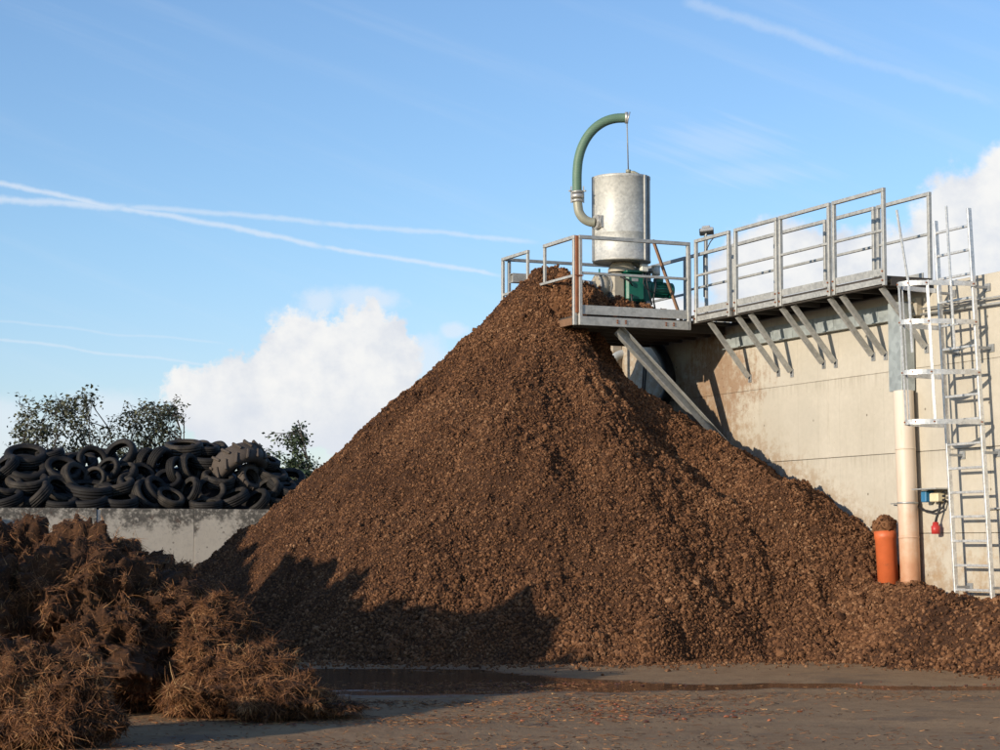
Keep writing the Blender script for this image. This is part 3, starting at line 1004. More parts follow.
def build_tyres():
    off = Vector((0, 60, -50))
    protos = {'car': ('car_tyre', tyre_mesh(0.31, 0.19, 0.60), M['tyre']),
              'wide': ('car_tyre', tyre_mesh(0.34, 0.24, 0.60), M['tyre']),
              'bald': ('car_tyre', tyre_mesh(0.29, 0.16, 0.64, False), M['tyre']),
              'tractor': ('tractor_tyre', lugged(0.58, 0.40, 0.55, 15), M['tractor_tyre']),
              'lug': ('tractor_tyre', lugged(0.33, 0.24, 0.55, 13), M['tractor_tyre'])}
    base = {'car': 0.62, 'wide': 0.68, 'bald': 0.58, 'tractor': 1.16, 'lug': 0.66}
    for k, (nm, mb, mt) in protos.items():
        TY[k] = [nm, mb, mt, None]
    G = 'old tyres heaped on the silage clamp'
    shared = 'worn black car tyre packed among others in the heap behind the low wall'

    def place(px, py, dia, axis, kind='car', label=None, dy=0.0):
        nm, mb, mt, ob = TY[kind]
        # depth: the heap climbs back from the wall
        back = 0.42 + max(0, (506 - py)) * 0.021 + dy
        k = lk(px, -back)
        Y = Lw(k, -back, 0).y
        p = at(px, py, Y)
        if ob is None:
            ob = mb.build(nm, mt)
            TY[kind][3] = ob
        else:
            ob = ob.copy()
            COL.objects.link(ob)
        a = Vector(axis).normalized()
        q = a.to_track_quat('Z', 'Y')
        ob.rotation_mode = 'QUATERNION'
        from mathutils import Quaternion
        ob.rotation_quaternion = q @ Quaternion((0, 0, 1), random.uniform(0, 6.28))
        s = 1.14 * dia * Y / 2050.0 / base[kind]
        ob.scale = (s, s, s)
        ob.location = p
        tag(ob, label or shared, 'tyre', G)
        return ob

    # x, y, size in the photo, direction of the axle (right, away, up)
    L = [
        (26, 457, 38, (.10, -.42, .90), 'car', 'big tyre lying tilted on top at the left end of the tyre heap'),
        (26, 470, 37, (.25, -.55, .80), 'car', 'tilted tyre wedged under the top one at the left end'),
        (27, 483, 38, (.02, -.34, .94), 'car', 'flat lying tyre in the left stack, third from the top'),
        (36, 497, 34, (-.62, -.35, .70), 'car', 'tyre leaning under the left stack, just over the wall edge'),
        (62, 471, 33, (.35, -.55, .75), 'wide', None),
        (76, 478, 30, (.70, -.45, .45), 'car', None),
        (50, 455, 26, (-.2, -.2, .95), 'car', None),
        (92, 461, 28, (.45, -.82, .30), 'bald', None),
        (120, 455, 32, (-.38, -.72, .52), 'bald', 'upright ring tyre on the crest with sky through its hole'),
        (124, 474, 26, (-.30, -.62, .72), 'bald', 'ring tyre tilted to the viewer right below the upright ring'),
        (146, 461, 24, (.86, -.40, -.30), 'car', 'left one of two tread-on tyres leaning side by side on the crest'),
        (159, 462, 29, (.86, -.32, -.40), 'car', 'right one of two tread-on tyres leaning side by side on the crest'),
        (95, 478, 21, (-.20, -.93, .25), 'bald', 'small tyre facing the viewer in the middle of the left half'),
        (108, 470, 24, (-.4, -.75, .4), 'bald', None),
        (90, 491, 42, (.10, -.22, .96), 'car', 'upper one of two tyres lying flat at the wall edge'),
        (88, 503, 36, (-.04, -.25, .96), 'car', 'lower one of two tyres lying flat at the wall edge'),
        (118, 502, 36, (.10, -.30, .93), 'wide', None),
        (116, 487, 34, (-.15, -.28, .94), 'car', None),
        (147, 496, 32, (.72, -.42, .55), 'car', None),
        (157, 491, 30, (.74, -.36, .55), 'car', None),
        (133, 484, 28, (.3, -.5, .8), 'car', None),
        (184, 449, 34, (.0, -.26, .96), 'wide', 'broad tyre lying on the crest in the middle of the heap'),
        (205, 449, 26, (.1, -.22, .97), 'car', None),
        (207, 459, 34, (.05, -.34, .93), 'car', 'flat lying tyre one down from the crest, right of the broad one'),
        (177, 471, 26, (.88, -.40, .22), 'car', 'left one of a pair of upright tyres with ribbed tread showing'),
        (190, 468, 27, (.88, -.38, .28), 'car', 'right one of a pair of upright tyres with ribbed tread showing'),
        (190, 491, 26, (-.72, -.58, .35), 'car', None),
        (211, 491, 27, (.12, -.84, .50), 'car', 'tyre facing the viewer with a round dark hole above the wall'),
        (206, 505, 30, (.0, -.2, .97), 'car', None),
        (232, 499, 32, (-.34, -.30, .88), 'car', None),
        (256, 502, 28, (-.55, -.5, .66), 'car', None),
        (222, 468, 30, (-.45, -.5, .74), 'car', None),
        (218, 480, 30, (.2, -.32, .92), 'wide', None),
        (238, 468, 56, (-.50, .42, .76), 'tractor', 'large dusty brown tractor tyre with chunky lugs on the crest'),
        (250, 478, 27, (.70, -.60, .40), 'lug', 'small lugged tyre in front of the large tractor tyre'),
        (266, 462, 26, (.3, -.25, .92), 'car', None),
        (272, 474, 28, (.35, -.35, .86), 'car', None),
        (281, 484, 27, (.4, -.4, .82), 'car', None),
        (268, 490, 26, (-.4, -.6, .6), 'car', None),
        (276, 499, 26, (.2, -.3, .9), 'car', None),
        (291, 491, 26, (.3, -.3, .9), 'car', None),
        (168, 480, 24, (.1, -.7, .7), 'car', None),
        (170, 498, 27, (.4, -.4, .8), 'car', None),
        (4, 468, 30, (-.5, -.4, .7), 'car', None),
        (4, 485, 34, (.3, -.5, .8), 'car', None),
        (6, 500, 32, (-.2, -.3, .9), 'car', None),
        (-18, 470, 34, (.2, -.3, .9), 'car', None),
        (-20, 490, 34, (.2, -.5, .8), 'car', None),
        (58, 490, 30, (.5, -.5, .6), 'car', None),
        (60, 503, 32, (.1, -.3, .95), 'car', None),
        (142, 475, 24, (.5, -.6, .5), 'car', None),
    ]
    for (px, py, d, ax, kd, lab) in L:
        place(px, py, d, ax, kd, lab)
    for (px, py) in [(15, 458), (42, 462), (70, 460), (82, 462), (103, 459), (135, 459), (168, 458), (196, 452), (215, 452), (250, 460), (60, 480), (105, 495),
                     (135, 495), (175, 488), (200, 478), (225, 488), (243, 490), (262, 478), (150, 480), (78, 496), (46, 478), (300, 497), (288, 478), (15, 492), (130, 503), (185, 503), (240, 506)]:
        place(px, py + 2, random.uniform(25, 32), (random.uniform(-.6, .6), random.uniform(-.6, -.1), random.uniform(.4, 1)), random.choice(['car', 'car', 'bald', 'wide']), None, dy=0.42)


build_tyres()


# ------------------------------------------------------------------ shrubs beyond
def shrub(base, height, spread, seed, label, leafmat, nleaf, leaf_size, cat='bush', group=None, reach=9.0, top=9.0):
    r = random.Random(seed)
    root = thing('bush', base, label, cat, group)
    tm = MB()
    tips = []

    def grow(p, d, L, rad, depth):
        pts = [p.copy()]
        q = p.copy()
        dd = d.copy()
        bias = r.uniform(0.70, 1.22)
        for i in range(4):
            dd = (dd + Vector((r.uniform(-.22, .22), r.uniform(-.22, .22), r.uniform(-.08, .16)))).normalized()
            h = Vector((q.x - base[0], q.y - base[1], 0))
            zr = max(0.0, min(1.0, q.z / top))
            lim = reach * bias * (0.62 + 0.5 * min(1.0, max(0.0, q.z / top)) - 1.1 * max(0.0, q.z / top - 0.70))
            if reach < 0.8:
                lim = reach * bias * (1.45 - 1.25 * zr)
            if h.length > lim:
                if depth >= 2 and i > 0:
                    break
                dd = (dd - h.normalized() * 0.45).normalized()
            if q.z > top * (0.80 + 0.16 * bias):
                dd = (dd - UP * 0.9).normalized()
            q = q + dd * (L / 4)
            pts.append(q.copy())
            if depth >= 2:
                tips.append((q.copy(), dd.copy(), depth))
        tm.tube(pts, [rad * (1 - 0.14 * i) for i in range(len(pts))], 5, caps=False)
        if depth < 4:
            for k in range(r.choice((3, 3, 4)) if depth < 3 else 3):
                j = min(r.choice((2, 3, 4)), len(pts) - 1)
                nd = (dd + Vector((r.uniform(-1, 1), r.uniform(-1, 1), r.uniform(-.35, .55))) * 0.85).normalized()
                grow(pts[j], nd, L * r.uniform(.50, .74), rad * 0.55, depth + 1)
    stems = 5
    for k in range(stems):
        a = 2 * math.pi * k / stems + r.uniform(-.4, .4)
        d = Vector((math.cos(a) * spread, math.sin(a) * spread, 1)).normalized()
        grow(Vector(base), d, height * r.uniform(.36, .46), 0.045, 0)
    tm.build('trunk', M['bark'], root)
    # many small leaf blades set along the twigs
    V, F = [], []
    for i in range(nleaf):
        p, d, dep = r.choice(tips)
        c = p + Vector((r.gauss(0, .05), r.gauss(0, .05), r.gauss(0, .05)))
        a = Vector((r.uniform(-1, 1), r.uniform(-1, 1), r.uniform(-.8, .5))).normalized()
        b = a.cross(Vector((r.uniform(-1, 1), r.uniform(-1, 1), r.uniform(-1, 1)))).normalized()
        cc = a.cross(b)
        s = leaf_size * r.uniform(.6, 1.25)
        k = len(V)
        V += [c, c + a * s * .55 + b * s * .30 + cc * s * .06, c + a * s * 1.15, c + a * s * .55 - b * s * .30 + cc * s * .06]
        F.append((k, k + 1, k + 2, k + 3))
    ba = np.array(base)
    o = np_mesh('crown', np.array([v[:] for v in V]) - ba, np.array(F), leafmat, root, smooth=False)
    return root


def bush_at(px, py_top, py_base, Y, spread, seed, label, leafmat, nleaf, ls, group=None, half=50):
    b = at(px, 545, Y)
    top = at(px, py_top, Y)
    base = Vector((b.x, Y, -0.05))
    shrub(base, (top.z - base.z) * 1.38, spread, seed, label, leafmat, nleaf, ls, 'bush', group, half * Y / 2050, top.z)


GB = 'thin bushes beyond the tyre heap'
bush_at(55, 392, 470, 44, 0.62, 5, 'sparse dark bush behind the left end of the tyre heap', M['leaf'], 3800, 0.088, GB, 52)
bush_at(140, 402, 470, 45, 0.52, 12, 'sparse dark bush behind the middle of the tyre heap', M['leaf'], 3400, 0.085, GB, 40)
bush_at(297, 427, 480, 46, 0.26, 23, 'small dark green bush between tyre heap and brown heap', M['leaf_green'], 4200, 0.085, GB, 22)
# ------------------------------------------------------------------ the big cone of pressed manure
AP = np.array([0.48, 28.9])


def smax(a, b, k):
    h = np.clip(0.5 + 0.5 * (a - b) / k, 0, 1)
    return b * (1 - h) + a * h + k * h * (1 - h)


def pile_base(X, Y):
    dx, dy = X - AP[0], Y - AP[1]
    r = np.hypot(dx, dy)
    th = np.degrees(np.arctan2(dy, dx))           # -90 = towards the camera
    sl = np.interp(th, [-180, -150, -120, -90, -60, -35, -10, 30, 90, 150, 180],
                   [0.865, 0.865, 0.855, 0.85, 0.865, 0.875, 0.86, 0.9, 0.9, 0.88, 0.865])
    z = 4.90 - sl * np.sqrt(r * r + 0.09)
    # material lying on the platform under the press
    p = (X - 0.92) * 0.9156 + (Y - 29.4) * 0.4022
    q = -(X - 0.92) * 0.4022 + (Y - 29.4) * 0.9156
    z2 = 5.37 - np.where(p > -.1, 1.9, 1.1) * np.sqrt(np.maximum(np.abs(p + 0.08) - 0.16, 0) ** 2 + 0.02 + (q * 0.9) ** 2)
    z = smax(z, z2, 0.10)
    # low tail along the wall to the right
    t = (X - W0.x) * WA.x + (Y - W0.y) * WA.y
    s = (X - W0.x) * WN.x + (Y - W0.y) * WN.y
    bl = np.clip((t - 1.2) / 1.2, 0, 1)
    z3 = np.interp(t + 1.1 * bl, [-4, -1.03, -0.36, 0.23, 0.9, 1.48, 2.5, 3.83, 4.71, 5.23, 6.49, 7.5, 9], [.5, .62, .68, .64, .86, 1.16, 1.56, 2.15, 2.38, 2.55, 2.9, 2.3, 1.2])
    z3 = z3 + 0.06 - 0.40 * np.maximum(0.9 * bl - s, 0) - 0.62 * np.sqrt(np.maximum(s - 0.45 - 0.45 * bl, 0) ** 2 + 0.01)
    z = smax(z, z3, 0.55)
    return z


def pile_full(X, Y):
    q = np.stack([X.ravel(), Y.ravel(), np.zeros(X.size)], 1)
    z = pile_base(X, Y).ravel()
    z = z + 0.12 * fbm(q * 0.65, 3, 31) * np.clip((6.2 - np.hypot(q[:, 0] - 5.0, q[:, 1] - 24.8)) * -0.5 + 2.6, 0.12, 1) + 0.085 * fbm(q * 2.2, 3, 41)
    # slump gullies running down the slope
    rr = np.hypot(q[:, 0] - AP[0], q[:, 1] - AP[1])
    an = np.arctan2(q[:, 1] - AP[1], q[:, 0] - AP[0])
    g = fbm(np.stack([an * 5.0, rr * 0.35, np.zeros(len(an))], 1), 3, 51)
    z = z + 0.10 * g * np.clip(rr / 2, 0, 1)
    # slumped ledges on the lower right slope
    lv = fbm(q * np.array([1.1, 1.1, 1.0]) + 40.0, 3, 57)
    z = z + 0.09 * np.clip(lv, 0, 1) * np.clip((q[:, 0] + 0.5) / 2.0, 0, 1)
    # ragged foot
    z = z + 0.10 * fbm(q * 1.7 + 9.0, 3, 59) * np.clip((0.9 - z) / 0.7, 0, 1)
    foot = np.clip(z / 0.5, 0, 1)
    z = z + (0.05 * np.abs(fbm(q * 6.0, 2, 61)) - 0.02) * foot + 0.026 * fbm(q * 16.0, 3, 71) * foot - 0.02 * (1 - foot)
    return z.reshape(X.shape)


_ico = None


def ico(sub):
    import bmesh
    bm = bmesh.new()
    bmesh.ops.create_icosphere(bm, subdivisions=sub, radius=1.0)
    V = np.array([v.co[:] for v in bm.verts])
    F = np.array([[v.index for v in f.verts] for f in bm.faces])
    bm.free()
    return V, F


def rand_rot(n, g):
    q = g.normal(size=(n, 4))
    q /= np.linalg.norm(q, axis=1)[:, None]
    w, x, y, z = q.T
    return np.stack([np.stack([1 - 2 * (y * y + z * z), 2 * (x * y - z * w), 2 * (x * z + y * w)], 1),
                     np.stack([2 * (x * y + z * w), 1 - 2 * (x * x + z * z), 2 * (y * z - x * w)], 1),
                     np.stack([2 * (x * z - y * w), 2 * (y * z + x * w), 1 - 2 * (x * x + y * y)], 1)], 1)


def clods(cent, rad, g, sub=1, variants=24, squash=0.75):
    V0, F0 = ico(sub)
    n = len(cent)
    shapes = []
    for k in range(variants):
        d = 1 + 0.42 * fbm(V0 * 1.3 + 9.1 * k, 2, 100 + k) + 0.15 * g.uniform(-1, 1, len(V0))
        shapes.append(V0 * d[:, None] * g.uniform(0.42, 1.35, 3))
    shapes = np.array(shapes)
    idx = g.integers(0, variants, n)
    R = rand_rot(n, g)
    VV = np.einsum('nij,nkj->nki', R, shapes[idx]) * rad[:, None, None]
    VV = VV + cent[:, None, :]
    FF = F0[None] + (np.arange(n) * len(V0))[:, None, None]
    return VV.reshape(-1, 3), FF.reshape(-1, 3)


def build_pile():
    g = np.random.default_rng(99)
    xs = np.arange(-6.2, 7.6, 0.032)
    ys = np.arange(20.6, 35.5, 0.042)
    X, Y = np.meshgrid(xs, ys)
    Z = pile_full(X, Y)
    nx, ny = len(xs), len(ys)
    V = np.stack([X.ravel(), Y.ravel(), Z.ravel()], 1)
    i = (np.arange(ny - 1)[:, None] * nx + np.arange(nx - 1)[None, :]).ravel()
    F = np.stack([i, i + 1, i + nx + 1, i + nx], 1)
    s = (V[:, 0] - W0.x) * WN.x + (V[:, 1] - W0.y) * WN.y
    keep = (Z.ravel() > -0.10) & (s > -0.05)
    kf = keep[F].all(1)
    F = F[kf]
    used = np.unique(F)
    mp = np.full(len(V), -1)
    mp[used] = np.arange(len(used))
    V, F = V[used], mp[F]
    # crumbs and clods over the visible slopes
    n = 265000
    th = g.uniform(-np.pi * 1.06, np.pi * 0.12, n)
    r = np.sqrt(g.uniform(0, 1, n)) * 6.6
    cx, cy = AP[0] + np.cos(th) * r, AP[1] + np.sin(th) * r
    n2 = 16000
    cx = np.concatenate([cx, g.uniform(3.2, 7.2, n2), g.uniform(-0.6, 2.2, 14000)])
    cy = np.concatenate([cy, g.uniform(20.8, 25.6, n2), g.uniform(28.0, 30.2, 14000)])
    ss = (cx - W0.x) * WN.x + (cy - W0.y) * WN.y
    cz = pile_full(cx, cy)
    ok = (ss > 0.03) & (cz > -0.03)
    cx, cy, cz = cx[ok], cy[ok], cz[ok]
    rad = 0.012 + 0.019 * g.power(0.6, len(cx)) * g.uniform(0.6, 1, len(cx))
    low = np.clip((1.6 - cz) / 1.6, 0, 1)
    patch = vnoise(np.stack([cx * 0.9, cy * 0.9, cz * 0.9], 1), 5) * 0.5 + 0.5
    rad = rad * (0.85 + 0.75 * low * patch + 0.35 * patch)
    fine = np.clip((cx + 3.5) / 5.0, 0, 1) * 0.35 + 0.65
    rad = rad * np.where(cz > 0.7, fine, np.maximum(fine, .85)) * 0.77
    big = g.uniform(0, 1, len(cx)) < 0.010
    rad = np.where(big, rad * g.uniform(1.3, 2.1, len(cx)), rad)
    cent = np.stack([cx, cy, cz + rad * 0.35], 1)
    VV, FF = clods(cent, rad, g, 1)
    origin = (float(AP[0]), float(AP[1]), 0.0)
    root = thing('manure_heap', origin, 'huge cone of brown crumbly pressed manure below the silver drum', 'heap')
    o = np_mesh('heap_body', np.array(V) - np.array(origin), F, M['compost_base'], root, smooth=True)
    o2 = np_mesh('clods', VV - np.array(origin), FF, M['compost'], root, smooth=False)
    o2['kind'] = 'stuff'
    # crumbs that rolled out onto the yard
    n3 = 7000
    px = g.uniform(-2.8, 6.6, n3)
    gx = np.linspace(-3, 7, 101)
    gy = np.arange(20.5, 26.0, 0.04)
    GX, GY = np.meshgrid(gx, gy)
    up = pile_full(GX, GY) > 0.02
    foot = np.where(up.any(0), gy[up.argmax(0)], 23.0)
    py = np.interp(px, gx, foot) + 0.15 - np.abs(g.normal(0, 0.34, n3)) * g.choice([0.5, 1.0, 2.2], n3)
    zz = ground_z(px, py)
    rr = 0.006 + 0.020 * g.uniform(0, 1, n3) ** 2
    VV, FF = clods(np.stack([px, py, zz + rr * 0.4], 1), rr, g, 1, 10)
    o3 = np_mesh('manure_crumbs', VV, FF, M['compost'], smooth=False)
    tag(o3, 'loose brown crumbs on the yard at the foot of the big heap', 'crumbs', kind='stuff')


build_pile()


def build_spill():
    """material that dropped on the deck round the press"""
    g = np.random.default_rng(17)
    zd = 4.446
    V0, F0 = ico(5)
    VS, FS, off = [], [], 0
    cents = [(W(5.46, 2.16, zd), (.26, .22, .46)), (W(5.44, 1.76, zd), (.30, .2, .30)), (W(5.46, 1.36, zd), (.24, .2, .22)), (W(5.85, 2.2, zd), (.3, .25, .68)), (W(5.40, 1.04, zd), (.18, .12, .14))]
    for c, r in cents:
        d = 1 + 0.25 * fbm(V0 * 2 + np.array(c), 3, 5) + 0.10 * fbm(V0 * 7 + np.array(c), 2, 6)
        v = V0 * d[:, None] * np.array([r[0], r[1], r[2]]) + np.array(c)
        v[:, 2] = np.maximum(v[:, 2], zd)
        VS.append(v); FS.append(F0 + off); off += len(v)
    V, F = np.concatenate(VS), np.concatenate(FS)
    k = V[V[:, 2] > zd + .02]
    k = k[g.choice(len(k), 9000)]
    VV, FF = clods(k, g.uniform(.008, .028, len(k)), g, 1, 16)
    o = np_mesh('manure_spill', np.concatenate([V, VV]), np.concatenate([F, FF + len(V)]), M['compost'], smooth=False, origin=tuple(W(5.4, 1.8, zd)))
    tag(o, 'clumps of brown manure piled on the deck against the green press', 'clump')


build_spill()


# ------------------------------------------------------------------ straw
def strands(P0, N0, g, length, width, lift=0.5, droop=0.5, segs=3, comb=0.0, tuck=0.0):
    """thin three-sided straws starting at points P0 on a surface of normals N0"""
    n = len(P0)
    T = g.normal(size=(n, 3))
    if comb > 0:
        fld = np.stack([vnoise(P0 * 3.2, 901), vnoise(P0 * 3.2 + 31.0, 902), vnoise(P0 * 3.2 + 57.0, 903) - 0.35], 1)
        T = T * (1 - comb) + fld * 2.2 * comb
    T -= (T * N0).sum(1)[:, None] * N0
    T /= np.linalg.norm(T, axis=1)[:, None] + 1e-9
    D = T + N0 * (g.uniform(-0.25, 1.0, n) * lift)[:, None]
    D /= np.linalg.norm(D, axis=1)[:, None]
    L = length * g.uniform(0.35, 1.35, n)
    bend = g.normal(size=(n, 3)) * 0.28 - N0 * tuck
    bend[:, 2] -= droop
    rings = []
    side = np.cross(D, g.normal(size=(n, 3)))
    side /= np.linalg.norm(side, axis=1)[:, None] + 1e-9
    other = np.cross(D, side)
    wd = width * g.uniform(0.6, 1.4, n)
    for k in range(segs + 1):
        u = k / segs
        c = P0 + D * (L * u)[:, None] + bend * (L * u * u * 0.7)[:, None]
        ww = wd * (1.0 if k < segs else 0.35)
        for a in range(3):
            an = 2 * np.pi * a / 3
            rings.append(c + (side * math.cos(an) + other * math.sin(an)) * ww[:, None])
    V = np.stack(rings, 1)                         # n, 3*(segs+1), 3
    f = []
    for k in range(segs):
        for a in range(3):
            b = (a + 1) % 3
            f.append((k * 3 + a, k * 3 + b, k * 3 + 3 + b, k * 3 + 3 + a))
    F = np.array(f)[None] + (np.arange(n) * V.shape[1])[:, None, None]
    return V.reshape(-1, 3), F.reshape(-1, 4)


def dung_heap(name, origin, blobs, seed, nstraw, label, group=None, straw_len=0.056):
    g = np.random.default_rng(seed)
    V0, F0 = ico(6 if nstraw > 5000 else 5)
    VS, FS, off = [], [], 0
    for (c, rad) in blobs:
        c, rad = np.array(c), np.array(rad)
        d = 1 + 0.34 * fbm(V0 * 1.7 + c * 3, 3, seed) + 0.25 * fbm(V0 * 4.5 + c * 5, 3, seed + 9) + 0.09 * np.abs(fbm(V0 * 11 + c, 2, seed + 19)) + 0.05 * fbm(V0 * 24 + c, 3, seed + 29)
        v = V0 * d[:, None] * rad + c
        v[:, 2] = np.maximum(v[:, 2], -0.06)
        VS.append(v)
        FS.append(F0 + off)
        off += len(v)
    V, F = np.concatenate(VS), np.concatenate(FS)
    root = thing(name, origin, label, 'heap', group)
    np_mesh('dung_body', V - np.array(origin), F, M['dung'], root)
    a, b, c = V[F[:, 0]], V[F[:, 1]], V[F[:, 2]]
    nn = np.cross(b - a, c - a)
    ar = np.linalg.norm(nn, axis=1)
    nn = nn / (ar[:, None] + 1e-12)
    w = ar * (nn[:, 2] > -0.8) * (a[:, 2] > 0.0)
    # matted in tufts
    tuft = 0.35 + np.clip(vnoise(a * 4.5, seed + 3) + 0.25, 0, 1) * 1.4
    w = w * tuft
    idx = g.choice(len(F), nstraw, p=w / w.sum())
    r1, r2 = g.uniform(0, 1, nstraw), g.uniform(0, 1, nstraw)
    sw = r1 + r2 > 1
    r1[sw], r2[sw] = 1 - r1[sw], 1 - r2[sw]
    Pp = a[idx] + (b - a)[idx] * r1[:, None] + (c - a)[idx] * r2[:, None] - nn[idx] * 0.004
    ll = straw_len * np.where(g.uniform(0, 1, nstraw) < 0.06, 2.2, 1.0)
    SV, SF = strands(Pp, nn[idx], g, ll, 0.0018, 0.10, 0.12, 3, 0.22, 0.55)
    o = np_mesh('straw', SV - np.array(origin), SF, M['straw'], root, smooth=False)
    o['kind'] = 'stuff'
    return root


def blob(px, py, Y, rpx, ry=1.0, rz=1.0, rx=1.0):
    p = at(px, py, Y)
    r = rpx * Y / 2050.0
    return ((p.x, p.y, p.z), (r * rx, r * ry, r * rz))


GD = 'straw manure heaps in the left foreground'
dung_heap('straw_manure_heap', tuple(Vector((at(95, 545, 17.2).x, 17.2, 0))), [
    blob(80, 580, 17.3, 42, 1.1, 1.1), blob(72, 610, 16.7, 55, 1.1, 1.0), blob(128, 612, 16.9, 52, 1.2, .85), blob(20, 590, 17.6, 46, 1.2, 1.15),
    blob(-25, 590, 17.8, 48, 1.3, 1.1), blob(150, 640, 16.8, 52, 1.1, 1.0), blob(110, 655, 16.5, 60, 1.2, .85), blob(40, 660, 16.9, 62, 1.3, .9),
    blob(165, 668, 16.9, 34, 1.1, .9), blob(-20, 640, 16.8, 66, 1.2, 1.1), blob(130, 580, 17.9, 36, 1.4, .9), blob(165, 602, 17.6, 34, 1.2, 1.0), blob(110, 683, 16.6, 44, 1.1, .6)],
    11, 230000, 'tall brown straw manure heap in front of the low wall', GD)
dung_heap('straw_manure_heap', tuple(Vector((at(265, 545, 16.3).x, 16.3, 0))), [
    blob(213, 642, 16.6, 33, 1.1, 1.1), blob(215, 672, 16.4, 38, 1.1, .9), blob(252, 672, 16.3, 36, 1.2, .70), blob(284, 692, 16.2, 32, 1.2, .55),
    blob(316, 702, 16.3, 22, 1.4, .42), blob(262, 697, 15.9, 38, 1.0, .5), blob(240, 650, 16.7, 24, 1.0, .8), blob(336, 706, 16.2, 24, 1.2, .18), blob(200, 697, 16.1, 30, 1.1, .55)],
    23, 130000, 'lower ragged straw manure heap trailing off towards the big cone', GD)
dung_heap('straw_manure_heap', tuple(Vector((at(40, 545, 13.9).x, 13.9, 0))), [
    blob(36, 690, 14.0, 44, 1.1, .9), blob(70, 705, 13.9, 42, 1.1, .8), blob(5, 712, 13.9, 50, 1.1, .9), blob(96, 722, 13.8, 26, 1.1, .7), blob(50, 728, 13.6, 36, .9, .5), blob(-40, 700, 14.0, 55, 1.1, .9)],
    37, 130000, 'nearest loose straw manure heap in the bottom left corner', GD)

# unseen heaps added off to the left, shaped to shade heaps and low wall
def shade_heap(cx, cy, prof, seed, label):
    bl = []
    for (ox, oy, rx, ry, rz) in prof:
        bl.append(((cx + ox, cy + oy, rz * 0.35), (rx, ry, rz * 0.75)))
    dung_heap('straw_manure_heap', (cx, cy, 0), bl, seed, 3000, label, GD)


SD = Vector((-SUN_H.x, -SUN_H.y, 0))     # the way the shadows fall
SC = Vector((-SD.y, SD.x, 0))            # across it, to the left of the fall


def back_along(x, y, L):
    return Vector((x, y, 0)) - SD * L


def build_shade_heaps():
    for (x, y, L, spread, h, seed) in [(-2.3, 24.2, 9.0, 2.6, 3.1, 71)]:
        c = back_along(x, y, L)
        prof = []
        for (k, hh, rr) in [(4.6, 2.6, 1.2), (3.0, 2.85, 1.2), (2.2, 2.45, 1.3), (1.2, 2.45, 1.3), (0.4, 2.6, 1.2), (-0.5, 2.6, 1.2), (-1.3, 2.5, 1.2), (-2.2, 2.35, 1.1), (-3.1, 1.45, 0.75), (3.8, 2.75, 1.3)]:
            o = SC * k
            prof.append((o.x, o.y, rr, rr, hh))
        shade_heap(c.x, c.y, prof, seed, 'unseen manure heap added outside the left edge of the picture, shading the big cone')
    c = back_along(-3.5, 16.8, 2.6)
    shade_heap(c.x, c.y, [(0, 0, .33, .33, 1.6), (SC.x * .25, SC.y * .25, .33, .33, 1.45)], 91, 'small unseen manure heap added outside the left edge of the picture, nearest to the yard edge')
    c = back_along(-6.6, 33.2, 6.0)
    shade_heap(c.x, c.y, [(0, 0, 1.2, 1.2, 2.1), (SC.x * 1.5, SC.y * 1.5, 1.3, 1.3, 2.05), (-SC.x * 1.3, -SC.y * 1.3, 1.0, 1.0, 2.2)], 83, 'unseen manure heap added outside the left edge of the picture, shading the low wall')


build_shade_heaps()


# straw litter and scraps on the yard
def build_litter():
    g = np.random.default_rng(5)
    n = 8000
    cl = [(-1.0, 15.8, 1.2, .35), (0.1, 19.7, 0.75, .22), (1.6, 18.0, 1.0, .3), (-0.6, 14.0, 1.8, .5), (3.2, 18.2, 1.4, .5), (2.6, 14.6, 2.2, .8), (0.9, 16.5, 1.0, .3), (-1.9, 13.2, 1.2, .35), (1.5, 13.0, 2.2, .6), (-0.9, 17.3, .7, .2), (-0.25, 19.0, .55, .22), (1.0, 17.2, .5, .7)]
    wts = np.array([1.3, .9, .5, 1.0, .5, .35, .5, 1.3, .5, 1.0, 1.5, .9])
    k = g.choice(len(cl), n, p=wts / wts.sum())
    cl = np.array(cl)[k]
    x = cl[:, 0] + g.normal(size=n) * cl[:, 2]
    y = cl[:, 1] + g.normal(size=n) * cl[:, 3]
    z = ground_z(x, y) + 0.008
    N0 = np.tile(np.array([0, 0, 1.0]), (n, 1))
    V, F = strands(np.stack([x, y, z], 1), N0, g, 0.055, 0.0022, 0.12, 0.05, 2)
    o = np_mesh('straw_litter', V, F, M['litter'], smooth=False)
    tag(o, 'loose straw trodden over the yard in front of the heaps', 'straw', kind='stuff')
    n = 300
    x = np.concatenate([g.normal(0.45, .55, 80), g.normal(1.1, .55, 150), g.normal(4.2, .5, 30), g.normal(-2.0, .5, 40)])
    y = np.concatenate([g.normal(19.7, .3, 80), g.normal(16.6, .5, 150), g.normal(19.6, .25, 30), g.normal(15.6, .15, 40)])
    rad = g.uniform(0.005, 0.022, n)
    V, F = clods(np.stack([x, y, ground_z(x, y) + rad * .3], 1), rad, g, 1, 12)
    # flat curled scraps
    gz = np.repeat(ground_z(x, y), len(V) // n)
    V[:, 2] = gz + (V[:, 2] - gz) * 0.45 + 0.004
    o = np_mesh('leaf_scraps', V, F, M['bits'], smooth=False)
    tag(o, 'reddish scraps of dead leaves strewn on the wet yard', 'scraps', kind='stuff')


build_litter()
# ------------------------------------------------------------------ steel walkway along the wall
WDECK = 4.455        # walkway deck
DECK = 4.40          # underside of the post feet is a little lower
RAIL = 5.56
SF, SB = 0.72, 0.04  # front and rear rail planes, out from the wall
PT = 5.12            # where the platform begins
S_OUT = 2.52         # outer edge of the platform
PT2 = 7.62           # far edge of the platform


